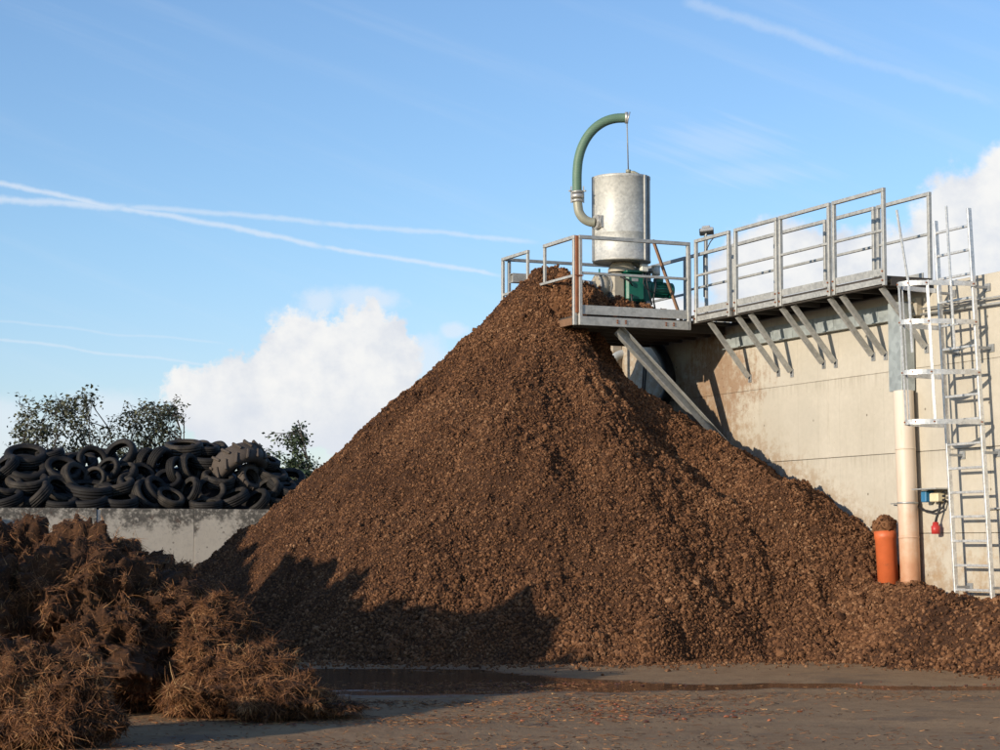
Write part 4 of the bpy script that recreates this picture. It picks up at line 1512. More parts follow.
def guard(name, t0, t1, s, parent, zb, mids, post=(True, True), m='galv', w=0.046, top=RAIL):
    """one welded frame of the guard rail: two posts, top rail, middle rail"""
    b = MB()
    a, c = (t0, t1) if t0 < t1 else (t1, t0)
    for t, on in ((a, post[0]), (c, post[1])):
        if on:
            b.box(W(t, s, (zb + top - w) / 2), WA, WN, UP, w / 2, w / 2, (top - w - zb) / 2, 0.004)
    b.bar(W(a - (w / 2 if post[0] else 0), s, top - w / 2 + 0.001), W(c + (w / 2 if post[1] else 0), s, top - w / 2 + 0.001), w, w, UP, 0.004)
    for z in mids:
        b.bar(W(a + w / 2, s, z), W(c - w / 2, s, z), 0.032, 0.032, UP, 0.004)
    return b.build(name, M[m], parent)


def build_walkway():
    root = thing('steel_walkway', W(2.8, 0.4, WDECK), 'galvanised steel walkway with guard rails bracketed high on the concrete wall', 'walkway')
    T0 = wt(886, SF)
    m = MB()
    m.box(W((T0 + PT) / 2, (SF + SB) / 2, WDECK + 0.03), WA, WN, UP, (PT - T0) / 2 - 0.004, (SF - SB) / 2, 0.02)
    for s in (SF - 0.045, SB + 0.05):
        m.channel(W(T0 + .01, s, WDECK - 0.03), W(PT - .01, s, WDECK - 0.03), 0.05, 0.075, 0.008, WN * (-1 if s > .4 else 1))
    m.channel(W(T0, SB + .08, WDECK - 0.03), W(T0, SF - .075, WDECK - 0.03), 0.05, 0.075, 0.008, WA)
    for k in range(9):
        t = T0 + 0.35 + k * 0.5
        if t < PT - .1:
            m.bar(W(t, SB + 0.09, WDECK - 0.025), W(t, SF - 0.08, WDECK - 0.025), 0.045, 0.06)
    m.build('deck', M['muck_steel'], root)
    sec = [(836, 886), (782, 831), (737, 778), (697, 730)]
    for (x0, x1) in sec:
        ta, tb = wt(x1, SF), wt(x0, SF)
        guard('guard_rail', ta, tb, SF, root, WDECK - 0.07, [5.05])
        b = MB()
        b.bar(W(ta + .027, SF, WDECK + 0.10), W(tb - .027, SF, WDECK + 0.10), 0.008, 0.085)
        b.build('toe_board', M['galv'], root)
        b = MB()
        b.bar(W(ta + .027, SF - .002, WDECK - 0.012), W(tb - .027, SF - .002, WDECK - 0.012), 0.012, 0.07)
        b.build('edge_beam', M['galv'], root)
        # bolts at the feet
        for t in (ta, tb):
            for z in (WDECK - 0.01, WDECK + 0.10):
                p = W(t, SF + 0.026, z)
                MB().tube([p, p + WN * 0.014], 0.012, 6).build('bolt', M['rust'], root)
    bsec = [(880.6, 932), (831, 876), (782, 827), (735, 777), (690, 731)]
    for (x0, x1) in bsec:
        guard('guard_rail', wt(x1, SB), wt(x0, SB), SB, root, WDECK + 0.0, [5.05], m='galv')
    guard('guard_rail', wt(686, SB), wt(640, SB), SB, root, WDECK + 0.0, [5.0], m='galv_dark')  # far stretch in darker steel: its shade is put into the colour
    b = MB()
    b.bar(W(wt(925, SB), SB - 0.004, WDECK + 0.07), W(wt(700, SB), SB - 0.004, WDECK + 0.07), 0.008, 0.14)
    b.build('toe_board', M['galv'], root)
    # brackets: slanting angle braces from the deck edge back to the wall
    feet = [(749, 377, 710, 322), (777.6, 371, 744, 322), (791, 371.6, 752, 312), (823, 363, 790, 311), (835, 362, 797, 301), (872.6, 355, 838, 300.6), (885, 354, 846, 291), (926, 347, 889.6, 287)]
    for (fx, fy, tx, ty) in feet:
        t = wt(fx, 0.02)
        z = wz(fx, fy, 0.02)
        b = MB()
        p = W(t, 0.03, z)
        q = W(t, 0.64, WDECK - 0.07)
        b.channel(p, q, 0.05, 0.06, 0.007, WA)
        br = b.build('brace', M['galv'], root)
        b = MB()
        b.box(W(t, 0.005, z - 0.02), WA, WN, UP, 0.04, 0.005, 0.055)
        b.tube([W(t, 0.01, z - 0.045), W(t, 0.026, z - 0.045)], 0.013, 6)
        b.build('foot_plate', M['galv_dark'], br)
    # girder plate fixed along the wall under the deck
    b = MB()
    tg0, tg1 = wt(893, 0.03), 5.35
    b.box(W((tg0 + tg1) / 2, 0.032, 4.175), WA, WN, UP, (tg1 - tg0) / 2, 0.008, 0.105)
    b.box(W((tg0 + tg1) / 2, 0.05, 4.075), WA, WN, UP, (tg1 - tg0) / 2, 0.04, 0.006)
    for k in range(10):
        t = tg0 + 0.3 + k * 0.5
        if t < tg1 - .05:
            b.box(W(t, 0.044, 4.175), WA, WN, UP, 0.004, 0.004, 0.098)
    b.build('girder', M['girder'], root)


build_walkway()


# ------------------------------------------------------------------ platform carrying the separator
def build_platform():
    root = thing('steel_platform', W(6.3, 1.3, DECK), 'square steel platform over the brown heap carrying the silver drum', 'platform')
    m = MB()
    m.box(W((PT + PT2) / 2 + .004, S_OUT / 2, DECK + 0.02), WA, WN, UP, (PT2 - PT) / 2 - 0.02, S_OUT / 2 - 0.03, 0.02)
    for k in range(6):
        t = PT + 0.25 + k * 0.42
        m.bar(W(t, 0.05, DECK - 0.055), W(t, S_OUT - 0.08, DECK - 0.055), 0.06, 0.105)
    m.build('deck', M['muck_steel'], root)
    b = MB()
    b.channel(W(PT - 0.01, SF + 0.06, DECK - 0.04), W(PT - 0.01, S_OUT - 0.06, DECK - 0.04), 0.06, 0.12, 0.01, WA)
    b.build('edge_beam', M['galv'], root)
    b = MB()
    b.channel(W(PT + 0.08, S_OUT - .01, DECK - 0.04), W(PT2 - 0.05, S_OUT - .01, DECK - 0.04), 0.05, 0.10, 0.01, -WN)
    b.build('edge_beam', M['rust_bar'], root)
    b = MB()
    b.bar(W(PT - 0.012, SF + 0.06, DECK + 0.115), W(PT - 0.012, S_OUT - 0.075, DECK + 0.115), 0.008, 0.125)
    b.build('toe_board', M['galv'], root)
    for s0 in (S_OUT - .75, S_OUT - .62, SF + .42, SF + .30):
        for dz in (0, -0.03):
            p = W(PT - 0.04, s0, DECK - 0.02 + dz)
            MB().tube([p, p - WA * 0.012], 0.013, 6).build('bolt', M['rust'], root)
    # front rail (square to the wall)
    b = MB()
    zt = RAIL - 0.02
    sR, sL = SF + 0.045, S_OUT - 0.065
    for s in (sR, sL):
        b.box(W(PT - 0.01, s, (DECK - 0.10 + zt - .05) / 2), WA, WN, UP, 0.025, 0.025, (zt - .05 - DECK + 0.10) / 2, 0.004)
    b.bar(W(PT - 0.01, sR - 0.025, zt - .024), W(PT - 0.01, sL + 0.025, zt - .024), 0.05, 0.05, UP, 0.004)
    b.bar(W(PT - 0.01, sR + 0.025, 5.02), W(PT - 0.01, sL - 0.025, 5.02), 0.036, 0.036, UP, 0.004)
    b.build('guard_rail', M['galv'], root)
    # left side rail, two pieces with a gap at the chute
    side = S_OUT + 0.0
    tA, tB, tC, tD = PT + 0.03, wt(545, side), wt(528, side), wt(503, side)
    b = MB()
    b.box(W(tA, side, (DECK - 0.10 + zt - .05) / 2), WA, WN, UP, 0.025, 0.025, (zt - .05 - DECK + 0.10) / 2, 0.004)
    b.box(W(tB, side, (5.0 + zt - .05) / 2), WA, WN, UP, 0.02, 0.02, (zt - .05 - 5.0) / 2, 0.004)
    b.bar(W(tA - .025, side, zt - .024), W(tB + .02, side, zt - .024), 0.05, 0.05, UP, 0.004)
    b.build('guard_rail', M['galv'], root)
    b = MB()
    b.box(W(tC, side, (5.0 + zt - .05) / 2), WA, WN, UP, 0.02, 0.02, (zt - .05 - 5.0) / 2, 0.004)
    b.box(W(tD, side, (DECK - 0.10 + zt - .05) / 2), WA, WN, UP, 0.022, 0.022, (zt - .05 - DECK + 0.10) / 2, 0.004)
    b.bar(W(tC - .02, side, zt - .024), W(tD + .022, side, zt - .024), 0.045, 0.045, UP, 0.004)
    b.build('guard_rail', M['galv'], root)
    b = MB()
    b.bar(W(tA + .03, side, 4.985), W(tD - .022, side, 4.985), 0.036, 0.036, UP, 0.004)
    b.build('middle_rail', M['galv'], root)
    # rear rail
    b = MB()
    for s in (side - .10, 1.3, 0.2):
        b.box(W(tD, s, (DECK + zt - .05) / 2), WA, WN, UP, 0.022, 0.022, (zt - .05 - DECK) / 2, 0.004)
    b.bar(W(tD, side - .04, zt - .024), W(tD, 0.15, zt - .024), 0.045, 0.045, UP, 0.004)
    b.bar(W(tD, side - .125, 4.96), W(tD, 1.33, 4.96), 0.036, 0.036, UP, 0.004)
    b.build('guard_rail', M['galv_dark'], root)
    # rusty upright tied in between the two corner posts
    b = MB()
    b.box(W(PT - 0.012, S_OUT - 0.018, 5.0), WA, WN, UP, 0.02, 0.017, 0.53)
    b.build('corner_post', M['rust'], root)['label'] = 'rust-red upright between the two corner posts'
    b = MB()
    for z in (4.98,):
        b.bar(W(PT - .045, S_OUT + .03, z), W(PT - .045, S_OUT - .10, z), 0.008, 0.016)
    b.build('tie_strap', M['rust'], root)
    # big slanting struts down to the wall
    for t in (PT + 0.12, PT2 - 0.3):
        b = MB()
        b.channel(W(t, 1.80, DECK - 0.13), W(t, 0.05, 2.62), 0.10, 0.14, 0.012, -WA)
        b.build('strut', M['galv'], root)
    # brown rusted bar leaning on the rail
    p, q = at(653, 240, 29.0), W(PT + 0.10, SF + 0.10, DECK + 0.045)
    b = MB()
    b.bar(p, q, 0.035, 0.035)
    o = b.build('leaning_bar', M['rust_bar'], origin=q)
    tag(o, 'rusty brown bar leaning diagonally across the platform rail', 'bar')


build_platform()

# ------------------------------------------------------------------ screw press separator with its drum
EX = -WN.copy()                 # towards the wall: the machine's long axis
YS = 29.2
SX = at(622, 300, YS).x
SC0 = Vector((SX, YS, 0))


def sp(along, across, z):
    """point in the machine's frame: along the axis (to the right), across (away), height"""
    return SC0 + EX * along + WA * across + Vector((0, 0, z))


def build_separator():
    root = thing('screw_press_separator', sp(0, 0, DECK + 0.04), 'green screw press separator under a silver galvanised drum', 'machine')
    zb, zt, R = at(622, 263, YS).z, at(622, 178, YS).z, 0.413
    b = MB()
    pr = [(R - .02, zb + .012), (R, zb), (R + .004, zb), (R + .004, zb + .03), (R, zb + .034), (R, zb + .40), (R + .003, zb + .405), (R, zb + .41),
          (R, zt - .04), (R + .004, zt - .035), (R + .006, zt), (R - .02, zt), (R - .02, zt - .02)]
    b.lathe(pr, SC0, UP, 56)
    b.lathe([(R - .02, zt - .03), (0.001, zt + .015)], SC0, UP, 40)
    b.lathe([(0.10, zb + .008), (R - .02, zb + .012)], SC0, UP, 40)
    b.build('drum', M['galv_drum'], root)
    # upright seam flange on the right, lap seam on the left
    for ang, w, mm in ((-40, 0.05, 'galv'), (-29, 0.02, 'galv_dark'), (193, 0.07, 'galv_dark')):
        a = math.radians(ang)
        d = Vector((math.cos(a), math.sin(a), 0))
        tt = Vector((-d.y, d.x, 0))
        b = MB()
        b.box(SC0 + d * (R + 0.008) + UP * ((zb + zt) / 2), d, tt, UP, 0.014, w / 2, (zt - zb) / 2 - 0.004)
        b.build('seam_flange', M[mm], root)
    # fitting on the lid
    b = MB()
    c = SC0 + Vector((0.10, 0, 0))
    b.tube([c + UP * (zt - .01), c + UP * (zt + .08)], 0.026, 12)
    b.tube([c + UP * (zt + .08), c + UP * (zt + .12)], 0.038, 12)
    b.tube([c + UP * (zt + .09), c + Vector((.08, 0, zt + .085)), c + Vector((.15, 0, zt + .05)), c + Vector((.19, 0, zt - .01))], 0.02, 10)
    b.build('lid_fitting', M['elbow'], root)
    # hopper
    b = MB()
    b.lathe([(0.14, zb + .002), (0.17, zb - 0.04), (0.20, zb - 0.10), (0.20, zb - 0.14)], sp(0.0, 0, 0), UP, 28)
    b.build('hopper', M['beige'], root)
    za = DECK + 0.60
    # body: cast housing, cylinder cage, gearbox, motor
    b = MB()
    b.box(sp(-0.14, 0, za - .02), EX, WA, UP, 0.10, 0.19, 0.19, 0.03)
    b.tube([sp(-0.42, 0, za - .02), sp(-0.24, 0, za - .02)], 0.15, 24)
    b.build('press_housing', M['beige'], root)
    b = MB()
    b.box(sp(0.11, -0.02, za - .03), EX, WA, UP, 0.145, 0.21, 0.20, 0.03)
    b.box(sp(0.11, -0.02, za + .19), EX, WA, UP, 0.16, 0.23, 0.018, 0.008)
    b.box(sp(0.32, -0.02, za - .09), EX, WA, UP, 0.085, 0.16, 0.17, 0.04)
    b.tube([sp(0.40, -0.02, za - .04), sp(0.45, -0.02, za - .04)], 0.135, 24)
    b.build('gearbox', M['green'], root)
    mt = MB()
    mt.tube([sp(0.45, -0.02, za - .03), sp(0.47, -0.02, za - .03), sp(0.70, -0.02, za - .03), sp(0.72, -0.02, za - .03)], [0.12, 0.098, 0.098, 0.098], 28)
    for k in range(18):
        a = 2 * math.pi * k / 18
        r = WA * math.cos(a) + UP * math.sin(a)
        mt.bar(sp(0.48, -0.02, za - .03) + r * .104, sp(0.69, -0.02, za - .03) + r * .104, 0.006, 0.022, r)
    mt.tube([sp(0.72, -.02, za - .03), sp(0.79, -.02, za - .03), sp(0.80, -.02, za - .03)], [0.112, 0.112, 0.09], 28)
    mt.box(sp(0.58, -0.02, za + .105), EX, WA, UP, 0.06, 0.05, 0.03, 0.008)
    mt.build('motor', M['green'], root)
    b = MB()
    b.box(sp(0.22, -0.26, za + .24), EX, WA, UP, 0.055, 0.04, 0.055, 0.01)
    b.build('control_box', M['white'], root)
    b = MB()
    c = sp(0.50, -0.1, 0)
    b.tube([c + UP * (za + .12), c + UP * (za + .17)], 0.03, 12)
    b.tube([c + UP * (za + .17), c + UP * (za + .29)], 0.06, 18)
    b.tube([c + UP * (za + .29), c + UP * (za + .31)], 0.064, 18)
    b.build('oil_bottle', M['white'], root)
    b = MB()
    b.box(sp(0.36, 0.02, za + .245), EX, WA, UP, 0.20, 0.12, 0.018, 0.006)
    b.box(sp(0.42, 0.02, za + .15), EX, WA, UP, 0.035, 0.06, 0.08, 0.006)
    b.build('bracket_plate', M['galv_dark'], root)
    # cables and a small black hose drooping over the gearbox
    b = MB()
    for (pts, r) in [([(0.30, -.24, .24), (0.26, -.27, .05), (0.30, -.26, -.12), (0.36, -.24, -.28)], .011),
                     ([(0.24, -.24, .20), (0.20, -.28, .02), (0.26, -.27, -.06), (0.36, -.26, -.10)], .009),
                     ([(0.46, -.15, .16), (0.42, -.24, .0), (0.38, -.24, -.2), (0.42, -.22, -.34)], .012)]:
        b.tube([sp(x, y, za + z) for (x, y, z) in pts], r, 8)
    b.build('cable', M['black'], root)
    # bolted flanges between housing, press cage and gearbox
    for (x, r) in ((-0.245, .175), (-0.405, .165)):
        b = MB()
        b.tube([sp(x - .012, 0, za - .02), sp(x + .012, 0, za - .02)], r, 24)
        fl = b.build('flange_ring', M['galv_dark'], root)
        for k in range(10):
            a = 2 * math.pi * k / 10
            o = WA * (math.cos(a) * (r - .02)) + UP * (math.sin(a) * (r - .02))
            MB().tube([sp(x - .026, 0, za - .02) + o, sp(x - .012, 0, za - .02) + o], .011, 6).build('bolt', M['galv_dark'], fl)
    b = MB()
    b.box(sp(0.09, -.232, za + .07), EX, WA, UP, .05, .004, .022)
    b.build('type_plate', M['clamp'], root)
    b = MB()
    b.tube([sp(.02, -.22, za - .15), sp(.02, -.26, za - .15), sp(.02, -.27, za - .25), sp(.08, -.27, za - .34)], .016, 10)
    b.tube([sp(-.12, -.20, za + .10), sp(-.12, -.25, za + .10), sp(-.02, -.27, za + .04), sp(.04, -.25, za - .02)], .012, 10)
    b.build('oil_line', M['black'], root)
    b = MB()
    b.tube([sp(.30, .05, za + .22), sp(.30, .05, za + .30), sp(.24, .02, za + .34), sp(.14, 0, za + .34)], .04, 14)
    b.build('overflow_pipe', M['elbow'], root)
    # feet
    for x in (-0.08, 0.34):
        b = MB()
        b.box(sp(x, 0, (DECK + .043 + za - .21) / 2), EX, WA, UP, 0.04, 0.18, (za - .21 - DECK - .043) / 2)
        b.build('leg', M['galv_dark'], root)
    b = MB()
    b.lathe([(0.05, 0), (0.05, 0.02), (0.012, 0.05), (0.012, .10), (.001, .10)], sp(-0.36, 0, za + .13), UP, 14)
    b.build('lifting_eye', M['green'], root)
    # discharge chute: square galvanised beam sticking out over the heap
    b = MB()
    L, hw, hh = 0.80, 0.062, 0.066
    a0 = at(511, 278, 29.6)
    q0 = a0 + EX * L
    for (du, dv, w, h) in [(hw, 0, .008, 2 * hh), (-hw, 0, .008, 2 * hh), (0, hh - .004, 2 * hw - .009, .008), (0, -hh + .004, 2 * hw - .009, .008)]:
        o = WA * du + UP * dv
        b.bar(a0 + o, q0 + o, w, h, UP)
    b.box(a0 + EX * (L * .55) + UP * .02 - WA * .09, EX, WA, UP, 0.03, 0.012, 0.10)
    b.box(a0 + EX * (L * .95) + UP * .02 - WA * .09, EX, WA, UP, 0.025, 0.012, 0.12)
    b.box(a0 + EX * .05, EX, WA, UP, 0.012, hw - .006, hh - .01)
    b.build('discharge_arm', M['galv'], root)
    b = MB()
    b.bar(q0, sp(-0.42, 0, za - .02), 0.09, 0.12)
    b.build('discharge_neck', M['galv_dark'], root)


build_separator()


def build_vent_hose():
    R = 0.413
    YH = YS - 0.24
    base = at(597, 222, YH)
    root = thing('vent_hose', base, 'green ribbed hose arching over the silver drum from a grey elbow', 'hose')
    pts = [at(x, y, YH) for (x, y) in [(595, 222.5), (590, 222), (584, 219), (579.5, 213), (578, 206), (577.5, 198)]]
    b = MB()
    sm = catmull(pts, 6)
    b.tube(sm, 0.066, 20)
    b.build('elbow', M['elbow'], root)
    b = MB()
    d = Vector((.92, .39, 0)).normalized()
    c = at(597.5, 222, YH)
    b.tube([c - d * .035, c - d * .015], 0.105, 20)
    b.tube([c - d * .012, c + d * .01], 0.105, 20)
    for k in range(6):
        an = 2 * math.pi * k / 6
        o = (Vector((-d.y, d.x, 0)) * math.cos(an) + UP * math.sin(an)) * 0.088
        b.tube([c + o - d * .05, c + o + d * .02], 0.011, 6)
    b.box(c + d * .045, d, Vector((-d.y, d.x, 0)), UP, 0.035, 0.10, 0.085)
    b.build('flange', M['clamp'], root)
    b = MB()
    for (y0, y1, r) in [(202, 199.5, .080), (198.5, 194, .090), (193, 191, .082)]:
        b.tube([at(577.4, y0, YH), at(577.3, y1, YH)], r, 20)
    for sx in (-1, 1):
        p = at(577.4, 203, YH) + Vector((sx * .088, -.01, 0))
        b.bar(p, p + Vector((0, 0, .24)), .014, .02)
        b.tube([p + Vector((sx * -.01, 0, .17)), p + Vector((sx * .035, -.02, .17))], .012, 8)
    b.build('coupling', M['clamp'], root)
    hp = [at(x, y, YH) for (x, y) in [(577.2, 193), (577, 183), (577.2, 172), (578.4, 160), (581.5, 148.5), (587, 137.5), (594.5, 128.5), (604, 122), (614.5, 118.6), (627, 117.8)]]
    b = MB()
    sm = catmull(hp, 9)
    rs = [0.067 * (1 + 0.018 * (i % 2)) for i in range(len(sm))]
    b.tube(sm, rs, 22, caps=False)
    b.build('hose', M['hose'], root)
    b = MB()
    e = at(627, 117.8, YH)
    b.tube([e - Vector((.03, 0, 0)), e + Vector((.015, 0, 0))], 0.083, 22)
    b.tube([e + Vector((.012, 0, 0)), e + Vector((.028, 0, -.004))], 0.090, 22)
    b.build('end_ring', M['clamp'], root)
    b = MB()
    zt = at(622, 178, YS).z
    b.tube([e + Vector((0, 0, -.085)), Vector((SC0.x + .10, SC0.y, zt + .11))], 0.009, 8)
    b.build('stay_wire', M['galv_dark'], root)


def catmull(pts, n):
    out = []
    P_ = [pts[0] * 2 - pts[1]] + list(pts) + [pts[-1] * 2 - pts[-2]]
    for i in range(1, len(P_) - 2):
        p0, p1, p2, p3 = P_[i - 1], P_[i], P_[i + 1], P_[i + 2]
        for k in range(n):
            t = k / n
            out.append(0.5 * ((2 * p1) + (p2 - p0) * t + (2 * p0 - 5 * p1 + 4 * p2 - p3) * t * t + (3 * p1 - p0 - 3 * p2 + p3) * t ** 3))
    out.append(pts[-1])
    return out


build_vent_hose()


# ------------------------------------------------------------------ floodlight on its post
def build_floodlight():
    s = -0.06
    t = wt(707, s)
    base = W(t, s, WALL_TOP)
    root = thing('floodlight', base, 'small floodlight on a rusty post behind the walkway rail', 'floodlight')
    zt = at(707, 236, base.y).z
    b = MB()
    b.box(W(t, s, (WALL_TOP + zt) / 2 + .003), WA, WN, UP, 0.022, 0.022, (zt - WALL_TOP) / 2, 0.004)
    b.build('post', M['galv'], root)
    c = at(706.5, 231.5, base.y)
    b = MB()
    dn = Vector((-.5, -.5, -.5)).normalized()
    right = Vector((1, -.1, .12)).normalized()
    up2 = Vector((-0.1, .25, 1)).normalized()
    fw = right.cross(up2).normalized()
    b.box(c, right, fw, up2, 0.105, 0.09, 0.028, 0.01)
    b.box(c + up2 * .045 + fw * .03, right, fw, up2, 0.06, 0.05, 0.018, 0.006)
    b.build('lamp_housing', M['clamp'], root)
    b = MB()
    b.bar(W(t, s, zt), c - up2 * .02, 0.05, 0.02)
    b.build('bracket', M['galv_dark'], root)
    b = MB()
    b.tube([c + Vector((.09, -.02, -.02)), c + Vector((.11, -.05, -.09)), c + Vector((.05, -.06, -.16)), W(t, s + .04, zt - .3), W(t, s + .04, zt - .9)], 0.008, 8)
    b.build('cable', M['black'], root)


build_floodlight()


# ------------------------------------------------------------------ caged ladder
def build_ladder():
    s0 = 0.20
    zb, zt = 0.2, 5.62
    # the ladder stands a little out of plumb, as in the photo
    tLb, tRb = wt(952.5, s0), wt(988.5, s0)
    tLt, tRt = wt(938, s0), wt(972, s0)
    zbot, ztopL, ztopR = wz(952, 600, s0), wz(938, 221, s0), wz(972, 208, s0)

    def rail(px, z):
        k = (z - zbot) / (ztopL - zbot)
        a, c = (tLb, tLt) if px == 'L' else (tRb, tRt)
        return W(a + (c - a) * k, s0, z)
    root = thing('caged_ladder', rail('L', 0.0), 'aluminium ladder with safety hoops fixed to the concrete wall', 'ladder')
    for side, zt in (('L', ztopL), ('R', ztopR)):
        b = MB()
        b.bar(rail(side, 0.15), rail(side, zt), 0.058, 0.03, WA, 0.004)
        b.build('side_rail', M['alu'], root)
    z = zbot + 0.12
    while z < ztopL - 0.1:
        b = MB()
        b.bar(rail('L', z) + WA * -0.014, rail('R', z) + WA * 0.014, 0.030, 0.030, UP, 0.005)
        b.build('rung', M['alu'], root)
        z += 0.281
    # hoops
    hz = [wz(960, y, s0) for y in (287, 325, 375, 424)]

    def hoop_pt(an, zz):
        a, c = rail('L', zz), rail('R', zz)
        mid = (a + c) / 2
        hw = (a - c).length / 2 + 0.03
        return mid + WA * (math.cos(an) * hw) + WN * (math.sin(an) * 0.78)
    for zz in hz:
        b = MB()
        n = 30
        ring = [hoop_pt(math.pi * k / n, zz) for k in range(n + 1)]
        # flat bar bent round
        vs, fs = [], []
        for k, p in enumerate(ring):
            d = (ring[min(k + 1, n)] - ring[max(k - 1, 0)]).normalized()
            o = d.cross(UP).normalized()
            for (w, h) in ((-.004, -.028), (.004, -.028), (.004, .028), (-.004, .028)):
                vs.append(p + o * w + UP * h)
        for k in range(n):
            for i in range(4):
                j = (i + 1) % 4
                fs.append((k * 4 + i, k * 4 + j, k * 4 + 4 + j, k * 4 + 4 + i))
        fs += [(3, 2, 1, 0), (n * 4, n * 4 + 1, n * 4 + 2, n * 4 + 3)]
        b.add(vs, fs)
        h = b.build('hoop', M['alu'], root)
        for an in (0.03, 0.9, 1.4, 1.88, 2.3, math.pi - .03):
            p = hoop_pt(an, zz)
            o = (p - (rail('L', zz) + rail('R', zz)) / 2).normalized()
            MB().tube([p + o * .004, p + o * .016], 0.010, 6).build('bolt', M['rust'], h)
    # upright straps of the cage
    for (an, z0, z1) in [(0.9, hz[3] - .03, hz[0] + .03), (1.40, hz[3] - .03, hz[0] + .03), (2.30, hz[3] - .03, hz[0] + .03)]:
        b = MB()
        p, q = hoop_pt(an, z0), hoop_pt(an, z1)
        c = (rail('L', z0) + rail('R', z0)) / 2
        o = (p - c).normalized()
        b.bar(p - o * .010, q - o * .010, 0.036, 0.008, o)
        b.build('strap', M['alu'], root)
    # two loose grab bars rising past the top hoop
    b = MB()
    b.bar(hoop_pt(1.88, hz[1] - .36), hoop_pt(1.88, hz[0]) + Vector((0, 0, 0)), 0.036, 0.012, WN)
    b.bar(hoop_pt(1.88, hz[0]) + Vector((0, 0, .0)), hoop_pt(1.88, hz[0] + .86) + Vector((-0.09, 0, 0)), 0.036, 0.012, WN)
    b.build('grab_bar', M['alu'], root)
    b = MB()
    b.bar(hoop_pt(2.75, hz[1] - .32) + WN * .02, hoop_pt(2.75, hz[0] + .9) + WN * .02, 0.036, 0.012, WN)
    b.build('grab_bar', M['alu'], root)
    # stand-off brackets to the wall
    for zz in (hz[0] - 0.03, hz[3] - .35, zbot + .15, (hz[1] + hz[2]) / 2):
        for side in 'LR':
            b = MB()
            p = rail(side, zz)
            q = p - WN * (s0 - 0.008)
            b.bar(p, q, 0.04, 0.03)
            b.box(q + WN * .0, WA, WN, UP, 0.06, 0.006, 0.045)
            b.build('wall_bracket', M['galv_dark'], root)


build_ladder()


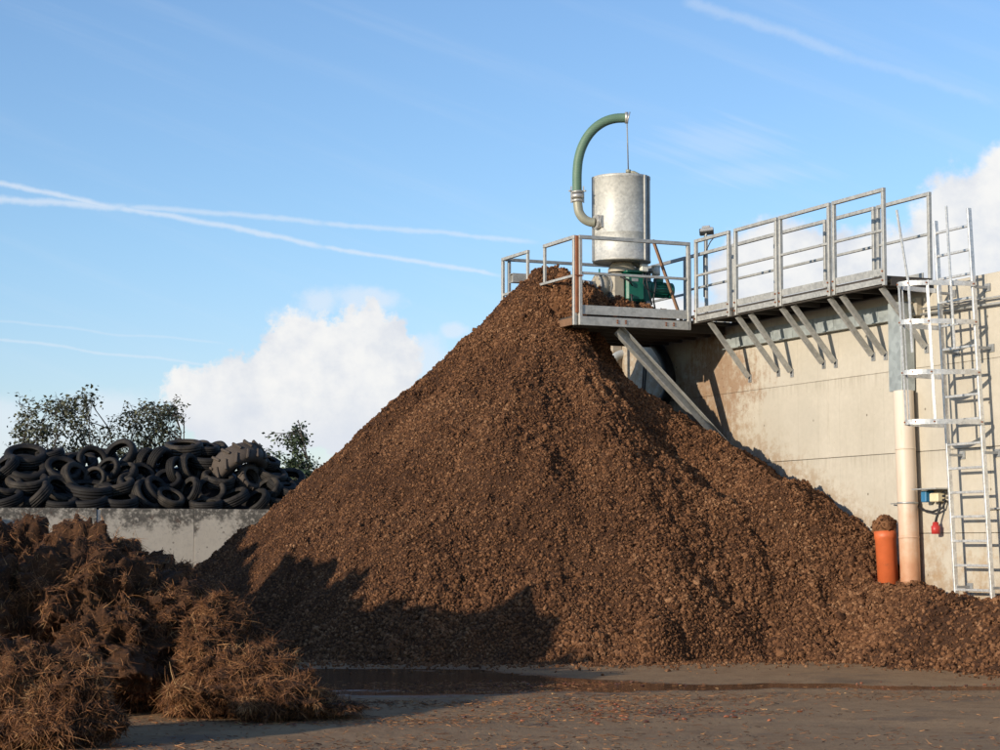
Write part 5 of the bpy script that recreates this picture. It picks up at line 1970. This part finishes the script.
# ------------------------------------------------------------------ drain pipes, duct and fittings on the wall
def build_pipes():
    s = 0.16
    tb, tt = wt(907.5, s), wt(903, s)
    zb, zt = 0.1, wz(903, 391, s)
    zlow = wz(907, 590, s)
    base = W(tb, s, 0)
    root = thing('drainpipe', base, 'tall faded cream drainpipe with orange foot standing by the ladder', 'pipe')

    def ax(z):
        k = (z - zlow) / (zt - zlow)
        return W(tb + (tt - tb) * k, s, z)
    r = 0.122
    zc = wz(907, 582, s)
    b = MB()
    b.tube([ax(zb), ax(zc)], r * .90, 28)
    b.tube([ax(zc), ax(zc + .005), ax(zt - .004), ax(zt)], [r * .99, r, r, r * .985], 32)
    b.build('pipe', M['pipe'], root)
    b = MB()
    for y in (449, 537.5):
        z = wz(905, y, s)
        b.tube([ax(z - .012), ax(z + .012)], r + .003, 32)
    b.build('sleeve', M['pipe'], root)
    b = MB()
    z = wz(905, 503, s)
    c = ax(z)
    b.lathe([(r + .001, -.012), (r + .006, -.012), (r + .006, .012), (r + .001, .012)], c, UP, 32, closed=True)
    b.bar(c + WA * .12 - WN * .02, c + WA * .50 - WN * .10, .012, .014)
    b.build('pipe_clip', M['clamp'], root)
    # grey sheet steel duct above it
    t = wt(900.5, 0.14)
    z1 = wz(900, 303, 0.14)
    b = MB()
    b.box(W(t, 0.12, (zt + z1) / 2 + .002), WA, WN, UP, 0.135, 0.10, (z1 - zt) / 2, 0.006)
    o = b.build('steel_duct', M['girder'], origin=W(t, 0.12, zt))
    tag(o, 'grey sheet steel duct on the wall directly above the cream drainpipe', 'duct')
    # orange stub pipe with manure packed in its mouth
    s2 = 0.30
    t2 = wt(884, s2)
    z0, z2 = wz(884, 585, s2) - .5, wz(884, 531, s2)
    b = MB()
    top = W(t2 + .03, s2, z2)
    bot = W(t2 - .03, s2 - .03, z0)
    d = (top - bot).normalized()
    R = 0.128
    pr = [(R - .012, 0), (R, 0), (R, (top - bot).length - .10), (R + .008, (top - bot).length - .09), (R + .008, (top - bot).length), (R - .012, (top - bot).length), (R - .012, 0)]
    b.lathe(pr, bot, d, 30)
    o = b.build('orange_pipe', M['orange'], origin=bot)
    tag(o, 'short bright orange drainpipe stub poking out of the brown heap', 'pipe')
    V0, F0 = ico(4)
    dd = 1 + 0.22 * fbm(V0 * 2.2, 3, 3) + .10 * fbm(V0 * 7, 2, 8)
    V = V0 * dd[:, None] * np.array([R * 1.06, R * 1.06, R * 1.10])
    V[:, 2] = np.maximum(V[:, 2], -.10)
    pos = np.array(top) + np.array([0, 0, .045])
    g = np.random.default_rng(3)
    k = V[g.choice(len(V), 240)]
    k = k[k[:, 2] > -.02]
    VV, FF = clods(k, g.uniform(.008, .02, len(k)), g, 1, 8)
    o = np_mesh('manure_plug', np.concatenate([V, VV]) + pos, np.concatenate([F0, FF + len(V)]), M['compost'], origin=tuple(pos))
    tag(o, 'clump of brown manure heaped in the mouth of the orange stub', 'clump')

    # socket box with its cable and red plug
    def on(px, py, s):
        t = wt(px, s)
        return W(t, s, wz(px, py, s))
    c = on(932, 497, 0.06)
    root = thing('socket_box', c, 'blue and cream socket box with red plug mounted beside the ladder', 'socket box')
    b = MB()
    b.box(on(935, 497.5, .07), WA, WN, UP, 0.085, 0.055, 0.052, 0.01)
    b.build('box_body', M['cream'], root)
    b = MB()
    b.box(on(925.5, 496.5, .08), WA, WN, UP, 0.05, 0.065, 0.07, 0.01)
    b.build('blue_socket', M['blue'], root)
    b = MB()
    b.box(on(930, 489, .12), WA, WN, UP, 0.24, 0.12, 0.008)
    b.build('rain_hood', M['galv'], root)
    b = MB()
    b.tube([on(938, 502, .07), on(937, 510, .09), on(934, 518, .10), on(933, 523, .10)], .016, 10)
    b.tube([on(915, 505, .05), on(920, 510, .08), on(930, 512, .10), on(940, 508, .07), on(944, 500, .04)], .014, 10)
    for y in (492, 496, 500):
        p = on(941, y, .07)
        b.tube([p, p + WN * .02 - WA * .05], .016, 10)
    b.build('cable', M['black'], root)
    b = MB()
    p, q = on(933, 522, .10), on(933, 534, .10)
    b.tube([p, p.lerp(q, .3), p.lerp(q, .35), q], [.032, .040, .055, .05], 16)
    b.build('red_plug', M['red'], root)

    # conduits running along the wall to the right of the ladder
    for (ya, yb, r, lab) in ((309, 296.5, .012, 'upper one of two thin steel conduits along the wall top behind the ladder'), (314.5, 303, .015, 'lower one of two thin steel conduits along the wall top behind the ladder')):
        s = 0.07
        p, q = on(922, ya, s), on(1000, yb, s)
        q = q + (q - p) * 0.9
        b = MB()
        b.tube([p, q], r, 10)
        o = b.build('conduit', M['galv'], origin=p)
        tag(o, lab, 'conduit', 'conduits behind the ladder')
    c = on(917, 307, .05)
    b = MB()
    b.box(c, WA, WN, UP, .07, .045, .11, .008)
    b.tube([c + WN * .05 - UP * .05, c + WN * .09 - UP * .05], .02, 8)
    b.tube([c + WN * .05 + UP * .05, c + WN * .09 + UP * .05], .02, 8)
    o = b.build('junction_box', M['beige'], origin=c)
    tag(o, 'small dirty junction box where the conduits start behind the ladder cage', 'junction box')
    # rod sticking out to the right
    p, q = on(984, 509, .03), on(1004, 508, .03)
    b = MB()
    b.tube([p, q], .012, 8)
    o = b.build('wall_rod', M['galv'], origin=p)
    tag(o, 'short steel rod on the wall at the right edge beside the ladder', 'rod')

    # black loop of hose and a grey pipe under the platform
    b = MB()
    pts = [on(x, y, .10) for (x, y) in [(640, 330), (650, 338), (661, 352), (668, 368), (670, 384), (665, 398), (654, 407), (641, 412)]]
    b.tube(catmull(pts, 6), .085, 16)
    o = b.build('black_hose', M['black'], origin=pts[0])
    tag(o, 'thick black hose bending in a loop below the platform', 'hose')
    b = MB()
    p = on(612.5, 372, .16)
    pts = [p - UP * 2.0, p, p + UP * .16, p + UP * .25 + EX * .06, p + UP * .30 + EX * .2]
    b.tube(catmull(pts, 4), .075, 16)
    o = b.build('grey_pipe', M['grey_pipe'], origin=p)
    tag(o, 'grey pipe bending at the far end of the tall wall under the platform', 'pipe')
    b = MB()
    for dx in (0, .07):
        b.tube([on(646, 365, .012) + WA * dx, on(645, 420, .012) + WA * (dx + .1)], .010, 6)
    o = b.build('wall_cable', M['black'], origin=on(646, 420, .02))
    tag(o, 'pair of thin dark cables down the shaded far wall', 'cable')


build_pipes()
